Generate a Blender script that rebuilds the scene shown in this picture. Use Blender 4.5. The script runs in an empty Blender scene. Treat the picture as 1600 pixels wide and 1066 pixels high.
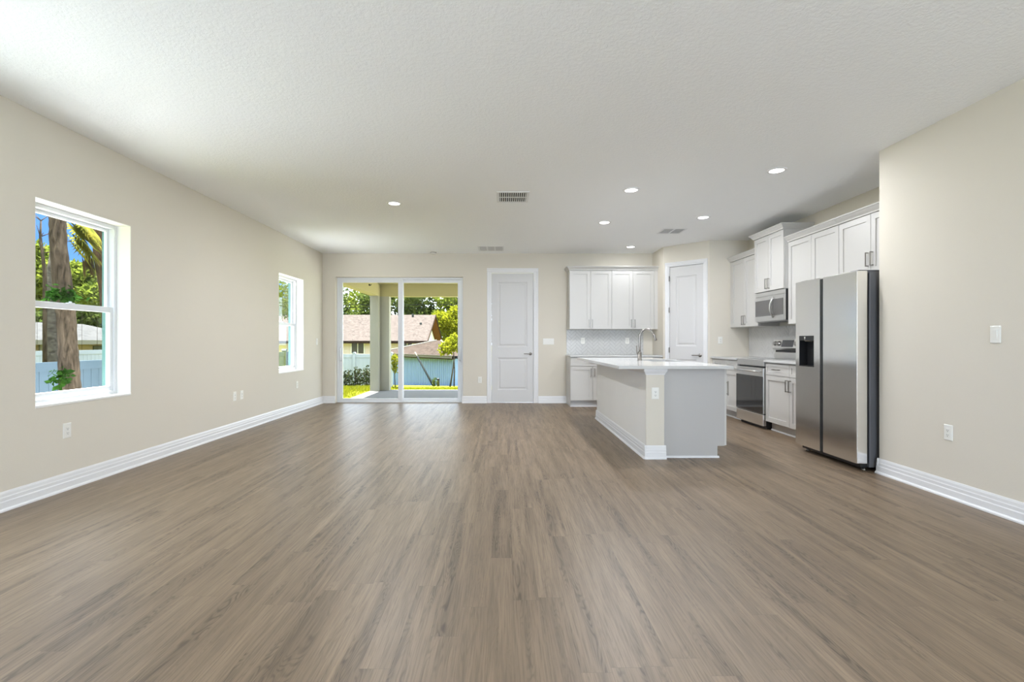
import bpy, bmesh, math, random
from mathutils import Vector, Matrix
PI = math.pi
R = random.Random(7)
scene = bpy.context.scene
COL = scene.collection

# ------------------------------------------------------------------ camera, world, sun, exposure
CAM_H = 1.159
F_PX = 775.0
cam_d = bpy.data.cameras.new('camera')
cam = bpy.data.objects.new('camera', cam_d); COL.objects.link(cam)
cam.location = (0, 0, CAM_H); cam.rotation_euler = (PI/2, 0, 0)
cam_d.sensor_fit = 'HORIZONTAL'; cam_d.sensor_width = 36.0
cam_d.lens = F_PX/1600*36.0
cam_d.shift_x = 14/1600; cam_d.shift_y = 1.7/1600
cam_d.clip_start = 0.05; cam_d.clip_end = 500
scene.camera = cam

scene.view_settings.view_transform = 'Standard'
scene.view_settings.look = 'None'
scene.view_settings.gamma = 1.0
scene.view_settings.use_curve_mapping = False
scene.view_settings.exposure = 0.70
scene.cycles.use_denoising = True
scene.cycles.max_bounces = 12
scene.cycles.diffuse_bounces = 7
scene.cycles.glossy_bounces = 5
scene.cycles.transparent_max_bounces = 24
scene.cycles.sample_clamp_indirect = 6.0
scene.cycles.caustics_reflective = False
scene.cycles.caustics_refractive = False

world = bpy.data.worlds.new('sky'); scene.world = world
world.use_nodes = True
wn = world.node_tree; wn.nodes.clear()
w_out = wn.nodes.new('ShaderNodeOutputWorld'); w_bg = wn.nodes.new('ShaderNodeBackground')
def wnode(typ, **ins):
    n = wn.nodes.new(typ)
    for k, v in ins.items():
        i = n.inputs[int(k[1:])] if k[0] == 'i' and k[1:].isdigit() else n.inputs[k]
        if hasattr(v, 'is_output'): wn.links.new(v, i)
        else: i.default_value = v
    return n
w_dir = wnode('ShaderNodeTexCoord').outputs['Generated']
w_sep = wnode('ShaderNodeSeparateXYZ', i0=w_dir)
def wramp(fac, stops):
    n = wnode('ShaderNodeValToRGB', i0=fac); e = n.color_ramp.elements
    while len(e) < len(stops): e.new(0.5)
    for k, (p, c) in enumerate(stops): e[k].position = p; e[k].color = (*c, 1)
    return n.outputs[0]
# clear blue to the left, bright broken cloud towards the back and right
w_blue = wramp(w_sep.outputs[2], [(0.0, (0.30, 0.50, 0.86)), (0.10, (0.155, 0.36, 0.84)), (0.30, (0.13, 0.32, 0.80)), (1.0, (0.11, 0.26, 0.70))])
w_noise = wnode('ShaderNodeTexNoise', Vector=w_dir, Scale=3.0, Detail=5.0, Roughness=0.55).outputs[0]
w_mx = wnode('ShaderNodeMapRange', i0=w_sep.outputs[0], i1=-0.50, i2=-0.15, i3=-0.30, i4=0.22).outputs[0]
w_add = wnode('ShaderNodeMath', i0=w_noise, i1=w_mx); w_add.operation = 'ADD'
w_mask = wramp(w_add.outputs[0], [(0.48, (0, 0, 0)), (0.66, (1, 1, 1))])
w_mix = wn.nodes.new('ShaderNodeMix'); w_mix.data_type = 'RGBA'
w_hi = wnode('ShaderNodeMapRange', i0=w_sep.outputs[2], i1=0.34, i2=0.60, i3=0.0, i4=1.0).outputs[0]   # bright veil added high up, out of view, to light the room
w_max = wnode('ShaderNodeMath', i0=w_mask, i1=w_hi); w_max.operation = 'MAXIMUM'
wn.links.new(w_max.outputs[0], w_mix.inputs[0]); wn.links.new(w_blue, w_mix.inputs[6]); w_mix.inputs[7].default_value = (3.0, 3.35, 3.85, 1)
w_bg.inputs['Strength'].default_value = 1.0
wn.links.new(w_mix.outputs[2], w_bg.inputs[0]); wn.links.new(w_bg.outputs[0], w_out.inputs[0])

sun_d = bpy.data.lights.new('sun', 'SUN'); sun_d.energy = 36.0; sun_d.angle = math.radians(0.6)
sun_d.color = (1.0, 0.96, 0.90)
sun = bpy.data.objects.new('sun', sun_d); COL.objects.link(sun)
sun.location = (-4, -10, 30)
sun.rotation_euler = Vector((-0.10, 0.04, 0.97)).to_track_quat('Z', 'Y').to_euler()

def fill_lamp(name, loc, rot, sx, sy, power, color=(0.80, 0.92, 1.10)):
    d = bpy.data.lights.new(name, 'AREA'); d.shape = 'RECTANGLE'; d.size = sx; d.size_y = sy
    d.energy = power; d.color = color
    o = bpy.data.objects.new(name, d); COL.objects.link(o); o.location = loc; o.rotation_euler = rot
    return o
# lamps added outside two added, unseen windows to brighten the room
fill_lamp('fill_lamp_front', (1.1, -3.66, 1.45), (PI/2+0.50, 0, 0), 2.8, 1.7, 195)
fill_lamp('fill_lamp_side', (-3.72, 2.4, 1.45), (PI/2-0.35, 0, -PI/2), 1.0, 1.5, 38)

# ------------------------------------------------------------------ helpers
def srgb(r, g, b):
    f = lambda c: (c/255/12.92) if c/255 <= 0.04045 else ((c/255+0.055)/1.055)**2.4
    return (f(r), f(g), f(b), 1)

class NT:
    def __init__(s, name):
        s.m = bpy.data.materials.new(name); s.m.use_nodes = True
        s.t = s.m.node_tree; s.n = s.t.nodes; s.l = s.t.links
        s.bsdf = s.n['Principled BSDF']; s.out = s.n['Material Output']
    def node(s, typ, ins=None, **kw):
        n = s.n.new(typ)
        for k, v in kw.items(): setattr(n, k, v)
        for k, v in (ins or {}).items():
            if hasattr(v, 'is_output'): s.l.new(v, n.inputs[k])
            else: n.inputs[k].default_value = v
        return n
    def math(s, op, a, b=None, clamp=False):
        n = s.n.new('ShaderNodeMath'); n.operation = op; n.use_clamp = clamp
        for i, v in enumerate((a, b)):
            if v is None: continue
            if hasattr(v, 'is_output'): s.l.new(v, n.inputs[i])
            else: n.inputs[i].default_value = v
        return n.outputs[0]
    def mix(s, fac, a, b, mode='MIX'):
        n = s.n.new('ShaderNodeMix'); n.data_type = 'RGBA'; n.blend_type = mode
        for i, v in ((0, fac), (6, a), (7, b)):
            if hasattr(v, 'is_output'): s.l.new(v, n.inputs[i])
            else: n.inputs[i].default_value = v
        return n.outputs[2]
    def ramp(s, fac, stops):
        n = s.n.new('ShaderNodeValToRGB'); s.l.new(fac, n.inputs[0])
        e = n.color_ramp.elements
        while len(e) < len(stops): e.new(0.5)
        for i, (p, c) in enumerate(stops): e[i].position = p; e[i].color = c
        return n.outputs[0]
    def pos(s):
        return s.node('ShaderNodeNewGeometry').outputs['Position']
    def obj(s):
        return s.node('ShaderNodeTexCoord').outputs['Object']
    def set(s, **kw):
        for k, v in kw.items():
            i = s.bsdf.inputs[k.replace('_', ' ')]
            if hasattr(v, 'is_output'): s.l.new(v, i)
            else: i.default_value = v
    def bump(s, height, strength=0.1, dist=0.002):
        b = s.node('ShaderNodeBump', {'Height': height, 'Strength': strength, 'Distance': dist})
        s.l.new(b.outputs[0], s.bsdf.inputs['Normal'])

def mul(c, k): return (c[0]*k, c[1]*k, c[2]*k, 1)

def paint(name, col, rough=0.5, var=0.03, scale=3.0, bump=0.0, bscale=120, metal=0.0, spec=0.5, bdist=0.002, stretch=(1, 1, 1)):
    """painted / plain surface: slight procedural variation of tone plus an optional grain bump"""
    t = NT(name)
    mp = t.node('ShaderNodeMapping', {'Vector': t.pos(), 'Scale': stretch})
    n = t.node('ShaderNodeTexNoise', {'Vector': mp.outputs[0], 'Scale': scale, 'Detail': 3.0})
    c = t.mix(n.outputs[0], mul(col, 1-var), mul(col, 1+var))
    t.set(Base_Color=c, Roughness=rough, Metallic=metal)
    t.bsdf.inputs['Specular IOR Level'].default_value = spec
    if bump:
        n2 = t.node('ShaderNodeTexNoise', {'Vector': mp.outputs[0], 'Scale': bscale, 'Detail': 2.0})
        t.bump(n2.outputs[0], bump, bdist)
    return t.m

M = {}
M['wall'] = paint('beige_wall_paint', (0.6732, 0.6287, 0.5454, 1), 0.75, 0.015, 1.2, 0.25, 150, bdist=0.0015, spec=0.25)
M['aqua'] = paint('pale_aqua_stucco', (0.10, 0.19, 0.185, 1), 0.8, 0.04, 4, spec=0.05)
M['reveal'] = paint('white_return_paint', (0.84, 0.83, 0.80, 1), 0.6, 0.01, 2, spec=0.3)
M['ceiling'] = None
M['half_wall_lit'] = paint('lit_half_wall_paint', (0.8046, 0.7896, 0.7543, 1), 0.7, 0.035, 2.2, 0.25, 150, bdist=0.0015, spec=0.25)  # same wall paint, lightened: light from the left is put into the colour
M['trim'] = paint('white_trim_paint', (0.7600, 0.7580, 0.7648, 1), 0.38, 0.01, 2)
M['door'] = paint('white_door_paint', (0.6275, 0.6184, 0.6132, 1), 0.42, 0.01, 2)
M['cab'] = paint('white_cabinet_paint', (0.5855, 0.5730, 0.5478, 1), 0.35, 0.012, 2)
M['plate'] = paint('white_plastic', (0.8000, 0.7900, 0.7448, 1), 0.35, 0.01, 5)
M['plate_dark'] = paint('grey_slot', (0.08, 0.08, 0.08, 1), 0.5)
M['vinyl'] = paint('white_window_vinyl', (0.74, 0.755, 0.78, 1), 0.35, 0.01, 3)
M['gray_panel'] = paint('grey_laminate_panel', (0.4784, 0.4661, 0.4535, 1), 0.4, 0.01, 2)
M['nickel'] = paint('brushed_nickel', (0.36, 0.345, 0.32, 1), 0.3, 0.05, 60, metal=1.0)
M['dark_nickel'] = paint('satin_nickel_dark', (0.30, 0.28, 0.26, 1), 0.32, 0.05, 60, metal=1.0)
M['black'] = paint('black_enamel', (0.012, 0.012, 0.013, 1), 0.35, 0.1, 8)
M['black_glass'] = paint('black_oven_glass', (0.02, 0.02, 0.021, 1), 0.06, 0.05, 4, spec=0.9)
M['mw_glass'] = paint('smoky_microwave_glass', (0.10, 0.095, 0.09, 1), 0.12, 0.05, 4, spec=0.9)
M['dark_gray'] = paint('dark_grey_case_paint', (0.12, 0.12, 0.125, 1), 0.42, 0.05, 8)
M['toe'] = paint('white_toe_kick', (0.66, 0.66, 0.66, 1), 0.5, 0.02, 3)
M['dark_vent'] = paint('dark_duct', (0.05, 0.05, 0.05, 1), 0.7)
M['grout'] = paint('pale_grout', (0.27, 0.265, 0.255, 1), 0.8, 0.03, 30)
M['tile'] = paint('white_glazed_tile', (0.5888, 0.5842, 0.5704, 1), 0.22, 0.03, 9)
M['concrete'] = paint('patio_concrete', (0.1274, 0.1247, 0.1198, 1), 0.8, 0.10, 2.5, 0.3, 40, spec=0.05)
M['stucco'] = paint('cream_stucco_lawn_bounce', (0.2916, 0.2579, 0.1316, 1), 0.85, 0.04, 3, 0.5, 90, bdist=0.004, spec=0.05)  # yellow bounce from the lawn is put into the stucco colour
M['stucco_pale'] = paint('pale_stucco', (0.2387, 0.2295, 0.1928, 1), 0.85, 0.05, 3, 0.5, 90, bdist=0.004, spec=0.05)

def m_ceiling():
    t = NT('knockdown_ceiling')
    p = t.pos()
    n = t.node('ShaderNodeTexNoise', {'Vector': p, 'Scale': 48.0, 'Detail': 4.0, 'Roughness': 0.6})
    r = t.ramp(n.outputs[0], [(0.42, (0, 0, 0, 1)), (0.58, (1, 1, 1, 1))])
    t.set(Base_Color=(0.93, 0.94, 0.95, 1), Roughness=0.85)
    t.bsdf.inputs['Specular IOR Level'].default_value = 0.2
    t.bump(r, 0.35, 0.003)
    return t.m
M['ceiling'] = m_ceiling()

def m_floor():
    t = NT('oak_vinyl_plank')
    sep = t.node('ShaderNodeSeparateXYZ', {0: t.pos()})
    x, y = sep.outputs[0], sep.outputs[1]
    W, L = 0.112, 1.22
    xs = t.math('DIVIDE', t.math('ADD', x, 20.0), W)
    row = t.math('FLOOR', xs); fx = t.math('FRACT', xs)
    r1 = t.node('ShaderNodeTexWhiteNoise', {'W': row}, noise_dimensions='1D').outputs['Value']
    ys = t.math('ADD', t.math('DIVIDE', t.math('ADD', y, 20.0), L), t.math('MULTIPLY', r1, 9.0))
    pl = t.math('FLOOR', ys); fy = t.math('FRACT', ys)
    cid = t.node('ShaderNodeCombineXYZ', {0: row, 1: pl})
    wn_ = t.node('ShaderNodeTexWhiteNoise', {'Vector': cid.outputs[0]}, noise_dimensions='2D')
    rid = wn_.outputs['Value']
    sid = t.node('ShaderNodeSeparateXYZ', {0: wn_.outputs['Color']})
    rid2, rid3 = sid.outputs[1], sid.outputs[2]
    z = t.math('MULTIPLY', rid, 37.0)
    def co(sx, sy, off=0.0):
        return t.node('ShaderNodeCombineXYZ', {0: t.math('MULTIPLY', x, sx), 1: t.math('MULTIPLY', y, sy), 2: t.math('ADD', z, off)}).outputs[0]
    fine = t.node('ShaderNodeTexNoise', {'Vector': co(170, 5.0), 'Scale': 1.0, 'Detail': 4.0, 'Roughness': 0.6}).outputs[0]
    broad = t.node('ShaderNodeTexNoise', {'Vector': co(16, 1.1, 5.0), 'Scale': 1.0, 'Detail': 3.0, 'Roughness': 0.55, 'Distortion': 0.6}).outputs[0]
    cont = t.node('ShaderNodeTexNoise', {'Vector': co(13.0, 1.5, 11.0), 'Scale': 1.0, 'Detail': 2.5, 'Roughness': 0.5, 'Distortion': 0.5}).outputs[0]
    rings = t.math('SINE', t.math('MULTIPLY', cont, 130.0))
    rings = t.ramp(t.math('ADD', t.math('MULTIPLY', rings, 0.5), 0.5), [(0.45, (0, 0, 0, 1)), (1.0, (1, 1, 1, 1))])
    # the dark figure shows only in patches, on some planks
    patch = t.node('ShaderNodeTexNoise', {'Vector': co(19, 1.0, 21.0), 'Scale': 1.0, 'Detail': 2.0}).outputs[0]
    pm = t.ramp(patch, [(0.45, (0, 0, 0, 1)), (0.64, (1, 1, 1, 1))])
    sel = t.ramp(rid2, [(0.20, (0.25, 0.25, 0.25, 1)), (0.6, (1, 1, 1, 1))])
    pm = t.math('MULTIPLY', pm, sel)
    base_a = (0.258, 0.184, 0.118, 1); base_b = (0.290, 0.210, 0.137, 1)
    c = t.mix(rid3, base_a, base_b)
    c = t.mix(t.ramp(broad, [(0.35, (0, 0, 0, 1)), (0.7, (1, 1, 1, 1))]), mul(base_a, 0.74), c)
    c = t.mix(t.math('MULTIPLY', t.ramp(fine, [(0.44, (0, 0, 0, 1)), (0.68, (1, 1, 1, 1))]), 0.62), c, (0.120, 0.085, 0.058, 1))
    c = t.mix(t.math('MULTIPLY', pm, 0.46), c, (0.100, 0.070, 0.045, 1))
    c = t.mix(t.math('MULTIPLY', t.math('MULTIPLY', rings, pm), 0.72), c, (0.055, 0.036, 0.022, 1))
    # seams
    ex = t.math('MINIMUM', fx, t.math('SUBTRACT', 1.0, fx))
    ey = t.math('MINIMUM', fy, t.math('SUBTRACT', 1.0, fy))
    seam = t.math('MAXIMUM', t.math('LESS_THAN', ex, 0.008), t.math('LESS_THAN', ey, 0.0011))
    c = t.mix(t.math('MULTIPLY', seam, 0.30), c, (0.09, 0.065, 0.045, 1))
    rg = t.math('ADD', t.math('MULTIPLY', fine, 0.14), 0.33)
    t.set(Base_Color=c, Roughness=rg)
    t.bsdf.inputs['Specular IOR Level'].default_value = 0.45
    t.bump(t.math('SUBTRACT', t.math('MULTIPLY', fine, 0.25), seam), 0.12, 0.001)
    return t.m
M['floor'] = m_floor()

def m_steel(name, col, rough, st):
    t = NT(name)
    mp = t.node('ShaderNodeMapping', {'Vector': t.pos(), 'Scale': st})
    n = t.node('ShaderNodeTexNoise', {'Vector': mp.outputs[0], 'Scale': 1.0, 'Detail': 3.0})
    c = t.mix(n.outputs[0], mul(col, 0.94), mul(col, 1.06))
    t.set(Base_Color=c, Metallic=1.0, Roughness=t.math('ADD', t.math('MULTIPLY', n.outputs[0], 0.10), rough-0.05))
    t.bsdf.inputs['Anisotropic'].default_value = 0.4
    return t.m
M['steel'] = m_steel('brushed_stainless', (0.86, 0.86, 0.85, 1), 0.20, (4, 4, 260))
M['steel_light'] = m_steel('stainless_trim', (0.66, 0.655, 0.64, 1), 0.30, (4, 4, 200))

def m_quartz():
    t = NT('white_quartz')
    p = t.pos()
    n = t.node('ShaderNodeTexNoise', {'Vector': p, 'Scale': 2.2, 'Detail': 6.0, 'Distortion': 1.2}).outputs[0]
    v = t.ramp(n, [(0.47, (0, 0, 0, 1)), (0.50, (1, 1, 1, 1)), (0.53, (0, 0, 0, 1))])
    c = t.mix(t.math('MULTIPLY', v, 0.14), (0.60, 0.60, 0.59, 1), (0.40, 0.39, 0.37, 1))
    t.set(Base_Color=c, Roughness=0.12)
    return t.m
M['quartz'] = m_quartz()

def m_glass(name, tint=(0.97, 0.99, 0.98, 1), refl=0.05):
    t = NT(name)
    tr = t.node('ShaderNodeBsdfTransparent', {'Color': tint})
    gl = t.node('ShaderNodeBsdfGlossy', {'Color': (1, 1, 1, 1), 'Roughness': 0.01})
    lw = t.node('ShaderNodeLayerWeight', {'Blend': 0.18})
    fac = t.math('ADD', t.math('MULTIPLY', lw.outputs['Fresnel'], 0.09), refl*0.2)
    mx = t.node('ShaderNodeMixShader', {0: fac, 1: tr.outputs[0], 2: gl.outputs[0]})
    t.l.new(mx.outputs[0], t.out.inputs['Surface'])
    return t.m
M['glass'] = m_glass('window_glass')

def m_emit(name, col, s):
    t = NT(name); n = t.node('ShaderNodeTexNoise', {'Vector': t.pos(), 'Scale': 5.0})
    c = t.mix(n.outputs[0], mul(col, 0.98), col)
    t.set(Base_Color=(0.9, 0.9, 0.9, 1), Roughness=0.4, Emission_Color=c, Emission_Strength=s)
    return t.m
M['lens'] = m_emit('lit_lens', (1.0, 0.97, 0.92, 1), 4.0)

def m_leaf(name, a, b, trans=0.35, scale=2.5):
    t = NT(name)
    n = t.node('ShaderNodeTexNoise', {'Vector': t.pos(), 'Scale': scale, 'Detail': 3.0}).outputs[0]
    n = t.ramp(n, [(0.3, (0, 0, 0, 1)), (0.7, (1, 1, 1, 1))])
    c = t.mix(n, a, b)
    d = t.node('ShaderNodeBsdfDiffuse', {'Color': c}); tr = t.node('ShaderNodeBsdfTranslucent', {'Color': c})
    mx = t.node('ShaderNodeMixShader', {0: trans, 1: d.outputs[0], 2: tr.outputs[0]})
    t.l.new(mx.outputs[0], t.out.inputs['Surface'])
    return t.m
M['leaf_yellow'] = m_leaf('yellow_green_leaves', (0.0975, 0.1170, 0.0075, 1), (0.2048, 0.2048, 0.0142, 1), 0.4)
M['leaf_bright'] = m_leaf('bright_green_leaves', (0.0574, 0.0878, 0.0128, 1), (0.1452, 0.1667, 0.0263, 1), 0.4)
M['leaf_green'] = m_leaf('green_leaves', (0.0248, 0.0435, 0.0097, 1), (0.0780, 0.0975, 0.0248, 1), 0.35)
M['leaf_dark'] = m_leaf('dark_shrub_leaves', (0.0060, 0.0105, 0.0045, 1), (0.0292, 0.0382, 0.0128, 1), 0.3, 6)
M['vine'] = m_leaf('vine_leaves', (0.0070, 0.0265, 0.0040, 1), (0.0160, 0.0415, 0.0060, 1), 0.4, 6)
M['frond'] = m_leaf('palm_fronds', (0.0565, 0.0702, 0.0126, 1), (0.2155, 0.1901, 0.0322, 1), 0.35, 3)
M['dead_frond'] = m_leaf('dead_palm_fronds', (0.0292, 0.0180, 0.0090, 1), (0.0622, 0.0435, 0.0218, 1), 0.2, 3)
M['grass'] = m_leaf('grass_blades', (0.1130, 0.1302, 0.0065, 1), (0.2014, 0.2014, 0.0118, 1), 0.4, 4)
M['lawn'] = paint('lawn_ground', (0.1067, 0.1119, 0.0111, 1), 0.9, 0.25, 3, 0.5, 30, spec=0.05)
def m_bark(name, a, b, st=(14, 14, 3)):
    t = NT(name)
    mp = t.node('ShaderNodeMapping', {'Vector': t.pos(), 'Scale': st})
    n = t.node('ShaderNodeTexNoise', {'Vector': mp.outputs[0], 'Scale': 1.5, 'Detail': 6.0, 'Roughness': 0.7, 'Distortion': 0.8}).outputs[0]
    r = t.ramp(n, [(0.35, (0, 0, 0, 1)), (0.65, (1, 1, 1, 1))])
    t.set(Base_Color=t.mix(r, a, b), Roughness=0.9)
    t.bsdf.inputs['Specular IOR Level'].default_value = 0.05
    t.bump(n, 0.8, 0.03)
    return t.m
M['bounce_white'] = paint('white_bounce_surface', (0.73, 0.74, 0.76, 1), 0.9, 0.15, 4, 0.5, 60, spec=0.05)  # for the added gravel strip and deck that bounce sun indoors
M['bark'] = m_bark('rough_bark', (0.0114, 0.0085, 0.0054, 1), (0.0666, 0.0510, 0.0371, 1))
M['bark_gray'] = m_bark('grey_bark', (0.0229, 0.0197, 0.0165, 1), (0.0830, 0.0746, 0.0644, 1), (6, 6, 12))
M['bark_palm'] = m_bark('palm_bark', (0.0185, 0.0094, 0.0048, 1), (0.0728, 0.0421, 0.0235, 1), (10, 10, 5))
M['fence_shade_blue'] = paint('white_vinyl_shade_blue', (0.0476, 0.0700, 0.0924, 1), 0.5, 0.03, 2, spec=0.05)  # white vinyl; the blue of its shade is put into the colour
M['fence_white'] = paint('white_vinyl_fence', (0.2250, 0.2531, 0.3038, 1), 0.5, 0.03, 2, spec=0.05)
M['shed_shade_blue'] = paint('siding_shade_blue', (0.1573, 0.2338, 0.3910, 1), 0.6, 0.08, 2, spec=0.05)  # blue of the shaded front is put into the siding colour
M['house_wall'] = paint('peach_stucco', (0.42, 0.355, 0.33, 1), 0.85, 0.04, 2, spec=0.05)
M['house_tan'] = paint('tan_siding', (0.1462, 0.1147, 0.0638, 1), 0.85, 0.05, 2, spec=0.05)
M['house_olive'] = paint('olive_door', (0.0435, 0.0465, 0.0292, 1), 0.8, 0.05, 2, spec=0.05)
M['house_white'] = paint('white_gable_paint', (0.4475, 0.4327, 0.4177, 1), 0.8, 0.02, 2, spec=0.05)
M['orange_wood'] = paint('orange_soffit_wood', (0.1132, 0.0473, 0.0180, 1), 0.7, 0.1, 3, spec=0.05)
M['brown'] = paint('dark_brown_fascia', (0.0200, 0.0110, 0.0080, 1), 0.7, 0.1, 3, spec=0.05)
M['dark_win'] = paint('dark_window_pane', (0.0300, 0.0250, 0.0220, 1), 0.2, 0.1, 3)
def m_shingle(name, a, b):
    t = NT(name)
    p = t.pos()
    n1 = t.node('ShaderNodeTexNoise', {'Vector': p, 'Scale': 3.2, 'Detail': 5.0, 'Roughness': 0.8}).outputs[0]
    n2 = t.node('ShaderNodeTexNoise', {'Vector': p, 'Scale': 7.0, 'Detail': 3.0, 'Roughness': 0.7}).outputs[0]
    c = t.mix(t.ramp(t.math('ADD', t.math('MULTIPLY', n1, 0.4), t.math('MULTIPLY', n2, 0.6)), [(0.36, (0, 0, 0, 1)), (0.62, (1, 1, 1, 1))]), a, b)
    c = t.mix(t.ramp(n2, [(0.55, (0, 0, 0, 1)), (0.75, (0.35, 0.35, 0.35, 1))]), c, mul(a, 0.6))
    t.set(Base_Color=c, Roughness=0.9)
    t.bsdf.inputs['Specular IOR Level'].default_value = 0.05
    return t.m
M['shingle'] = m_shingle('pink_brown_shingle', (0.0238, 0.0191, 0.0170, 1), (0.0638, 0.0527, 0.0476, 1))
M['shingle_dark'] = m_shingle('brown_shingle', (0.0120, 0.0085, 0.0065, 1), (0.0420, 0.0310, 0.0250, 1))
M['roof_white'] = m_shingle('pale_grey_roof', (0.013, 0.0135, 0.014, 1), (0.055, 0.055, 0.055, 1))
M['fascia_pale'] = paint('pale_fascia', (0.1132, 0.1095, 0.0945, 1), 0.6, 0.03, 3, spec=0.05)
M['metal_dark'] = paint('dark_painted_metal', (0.0060, 0.0080, 0.0080, 1), 0.85, 0.1, 5, spec=0.05)
M['wood_gray'] = paint('weathered_wood', (0.0735, 0.0660, 0.0547, 1), 0.8, 0.1, 9, spec=0.05)

class MB:
    def __init__(s): s.v = []; s.f = []; s.sm = []
    def face(s, pts, smooth=False):
        b = len(s.v); s.v += [tuple(p) for p in pts]; s.f.append(tuple(range(b, b+len(pts)))); s.sm.append(smooth)
    def box(s, x0, x1, y0, y1, z0, z1):
        if x0 > x1: x0, x1 = x1, x0
        if y0 > y1: y0, y1 = y1, y0
        if z0 > z1: z0, z1 = z1, z0
        b = len(s.v)
        s.v += [(x0,y0,z0),(x1,y0,z0),(x1,y1,z0),(x0,y1,z0),(x0,y0,z1),(x1,y0,z1),(x1,y1,z1),(x0,y1,z1)]
        for q in ((0,3,2,1),(4,5,6,7),(0,1,5,4),(1,2,6,5),(2,3,7,6),(3,0,4,7)):
            s.f.append(tuple(b+i for i in q)); s.sm.append(False)
        return s
    def prism(s, poly, fn, a0, a1):
        """poly: 2-D outline, fn(u, v, a) -> 3-D point"""
        n = len(poly); b = len(s.v)
        s.v += [fn(u, v, a0) for u, v in poly] + [fn(u, v, a1) for u, v in poly]
        s.f.append(tuple(b+i for i in range(n-1, -1, -1))); s.sm.append(False)
        s.f.append(tuple(b+n+i for i in range(n))); s.sm.append(False)
        for i in range(n):
            j = (i+1) % n; s.f.append((b+i, b+j, b+n+j, b+n+i)); s.sm.append(False)
        return s
    def tube(s, pts, r, n=10, cap=True):
        pts = [Vector(p) for p in pts]; rr = r if isinstance(r, (list, tuple)) else [r]*len(pts)
        b = len(s.v); prev = None
        for i, p in enumerate(pts):
            d = (pts[min(i+1, len(pts)-1)] - pts[max(i-1, 0)]).normalized()
            if prev is None:
                a = Vector((0,0,1)) if abs(d.z) < 0.9 else Vector((1,0,0)); u = d.cross(a).normalized()
            else: u = (prev - d*prev.dot(d)).normalized()
            w = d.cross(u); prev = u
            for k in range(n):
                t = 2*PI*k/n; s.v.append(tuple(p + (u*math.cos(t) + w*math.sin(t))*rr[i]))
        for i in range(len(pts)-1):
            for k in range(n):
                k2 = (k+1) % n; s.f.append((b+i*n+k, b+i*n+k2, b+(i+1)*n+k2, b+(i+1)*n+k)); s.sm.append(True)
        if cap:
            s.f.append(tuple(b+k for k in range(n-1, -1, -1))); s.sm.append(False)
            e = b+(len(pts)-1)*n; s.f.append(tuple(e+k for k in range(n))); s.sm.append(False)
        return s
    def lathe(s, prof, c=(0,0,0), axis='z', n=32):
        b = len(s.v); m = len(prof)
        for k in range(n):
            t = 2*PI*k/n; ct, st = math.cos(t), math.sin(t)
            for r, h in prof:
                if axis == 'z': p = (c[0]+r*ct, c[1]+r*st, c[2]+h)
                elif axis == 'y': p = (c[0]+r*ct, c[1]+h, c[2]+r*st)
                else: p = (c[0]+h, c[1]+r*ct, c[2]+r*st)
                s.v.append(p)
        for k in range(n):
            k2 = (k+1) % n
            for i in range(m-1):
                s.f.append((b+k*m+i, b+k2*m+i, b+k2*m+i+1, b+k*m+i+1)); s.sm.append(True)
        return s
    def rings(s, x0, x1, z0, z1, steps, fill=True):
        """nested rectangles in the XZ plane; steps = [(inset, y), ...]"""
        rs = []
        for i, y in steps:
            rs.append([(x0+i, y, z0+i), (x1-i, y, z0+i), (x1-i, y, z1-i), (x0+i, y, z1-i)])
        for a, c in zip(rs, rs[1:]):
            for k in range(4):
                j = (k+1) % 4; s.face([a[k], a[j], c[j], c[k]])
        if fill: s.face(rs[-1])
        return s
    def leaf(s, p, size, rnd, up=0.3, aspect=0.55):
        d = Vector((rnd.gauss(0,1), rnd.gauss(0,1), rnd.gauss(up,0.8))).normalized()
        a = Vector((rnd.gauss(0,1), rnd.gauss(0,1), rnd.gauss(0,1)))
        u = d.cross(a).normalized(); p = Vector(p)
        l = size*rnd.uniform(0.7, 1.3); w = l*aspect*0.5
        b = len(s.v); nrm = d.cross(u)*w*0.3
        s.v += [tuple(p), tuple(p+d*l*0.5+u*w+nrm), tuple(p+d*l), tuple(p+d*l*0.5-u*w+nrm)]
        s.f.append((b, b+1, b+2, b+3)); s.sm.append(False)
    def xf(s, mtx):
        s.v = [tuple(mtx @ Vector(p)) for p in s.v]; return s

def P(name, mb, mat, parent=None, bevel=0.0, seg=2, label=None):
    me = bpy.data.meshes.new(name); me.from_pydata(mb.v, [], mb.f); me.update()
    if any(mb.sm): me.polygons.foreach_set('use_smooth', mb.sm)
    o = bpy.data.objects.new(name, me); COL.objects.link(o)
    me.materials.append(M[mat] if isinstance(mat, str) else mat)
    if parent is not None: o.parent = parent
    if bevel:
        b = o.modifiers.new('bevel', 'BEVEL'); b.width = bevel; b.segments = seg; b.limit_method = 'ANGLE'; b.angle_limit = math.radians(40)
    if label: o['label'] = label
    return o
def tag(o, label, cat, group=None, kind=None):
    o['label'] = label; o['category'] = cat
    if group: o['group'] = group
    if kind: o['kind'] = kind
    return o
def thing(name, label, cat, loc=(0,0,0), rz=0.0, group=None, kind=None):
    o = bpy.data.objects.new(name, None); COL.objects.link(o); o.empty_display_size = 0.1
    o.location = loc; o.rotation_euler = (0, 0, rz)
    return tag(o, label, cat, group, kind)
def struct(name, mb, mat, label, cat, parent=None, bevel=0.0):
    o = P(name, mb, mat, parent, bevel)
    if parent is None: tag(o, label, cat, None, 'structure')
    return o
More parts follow.
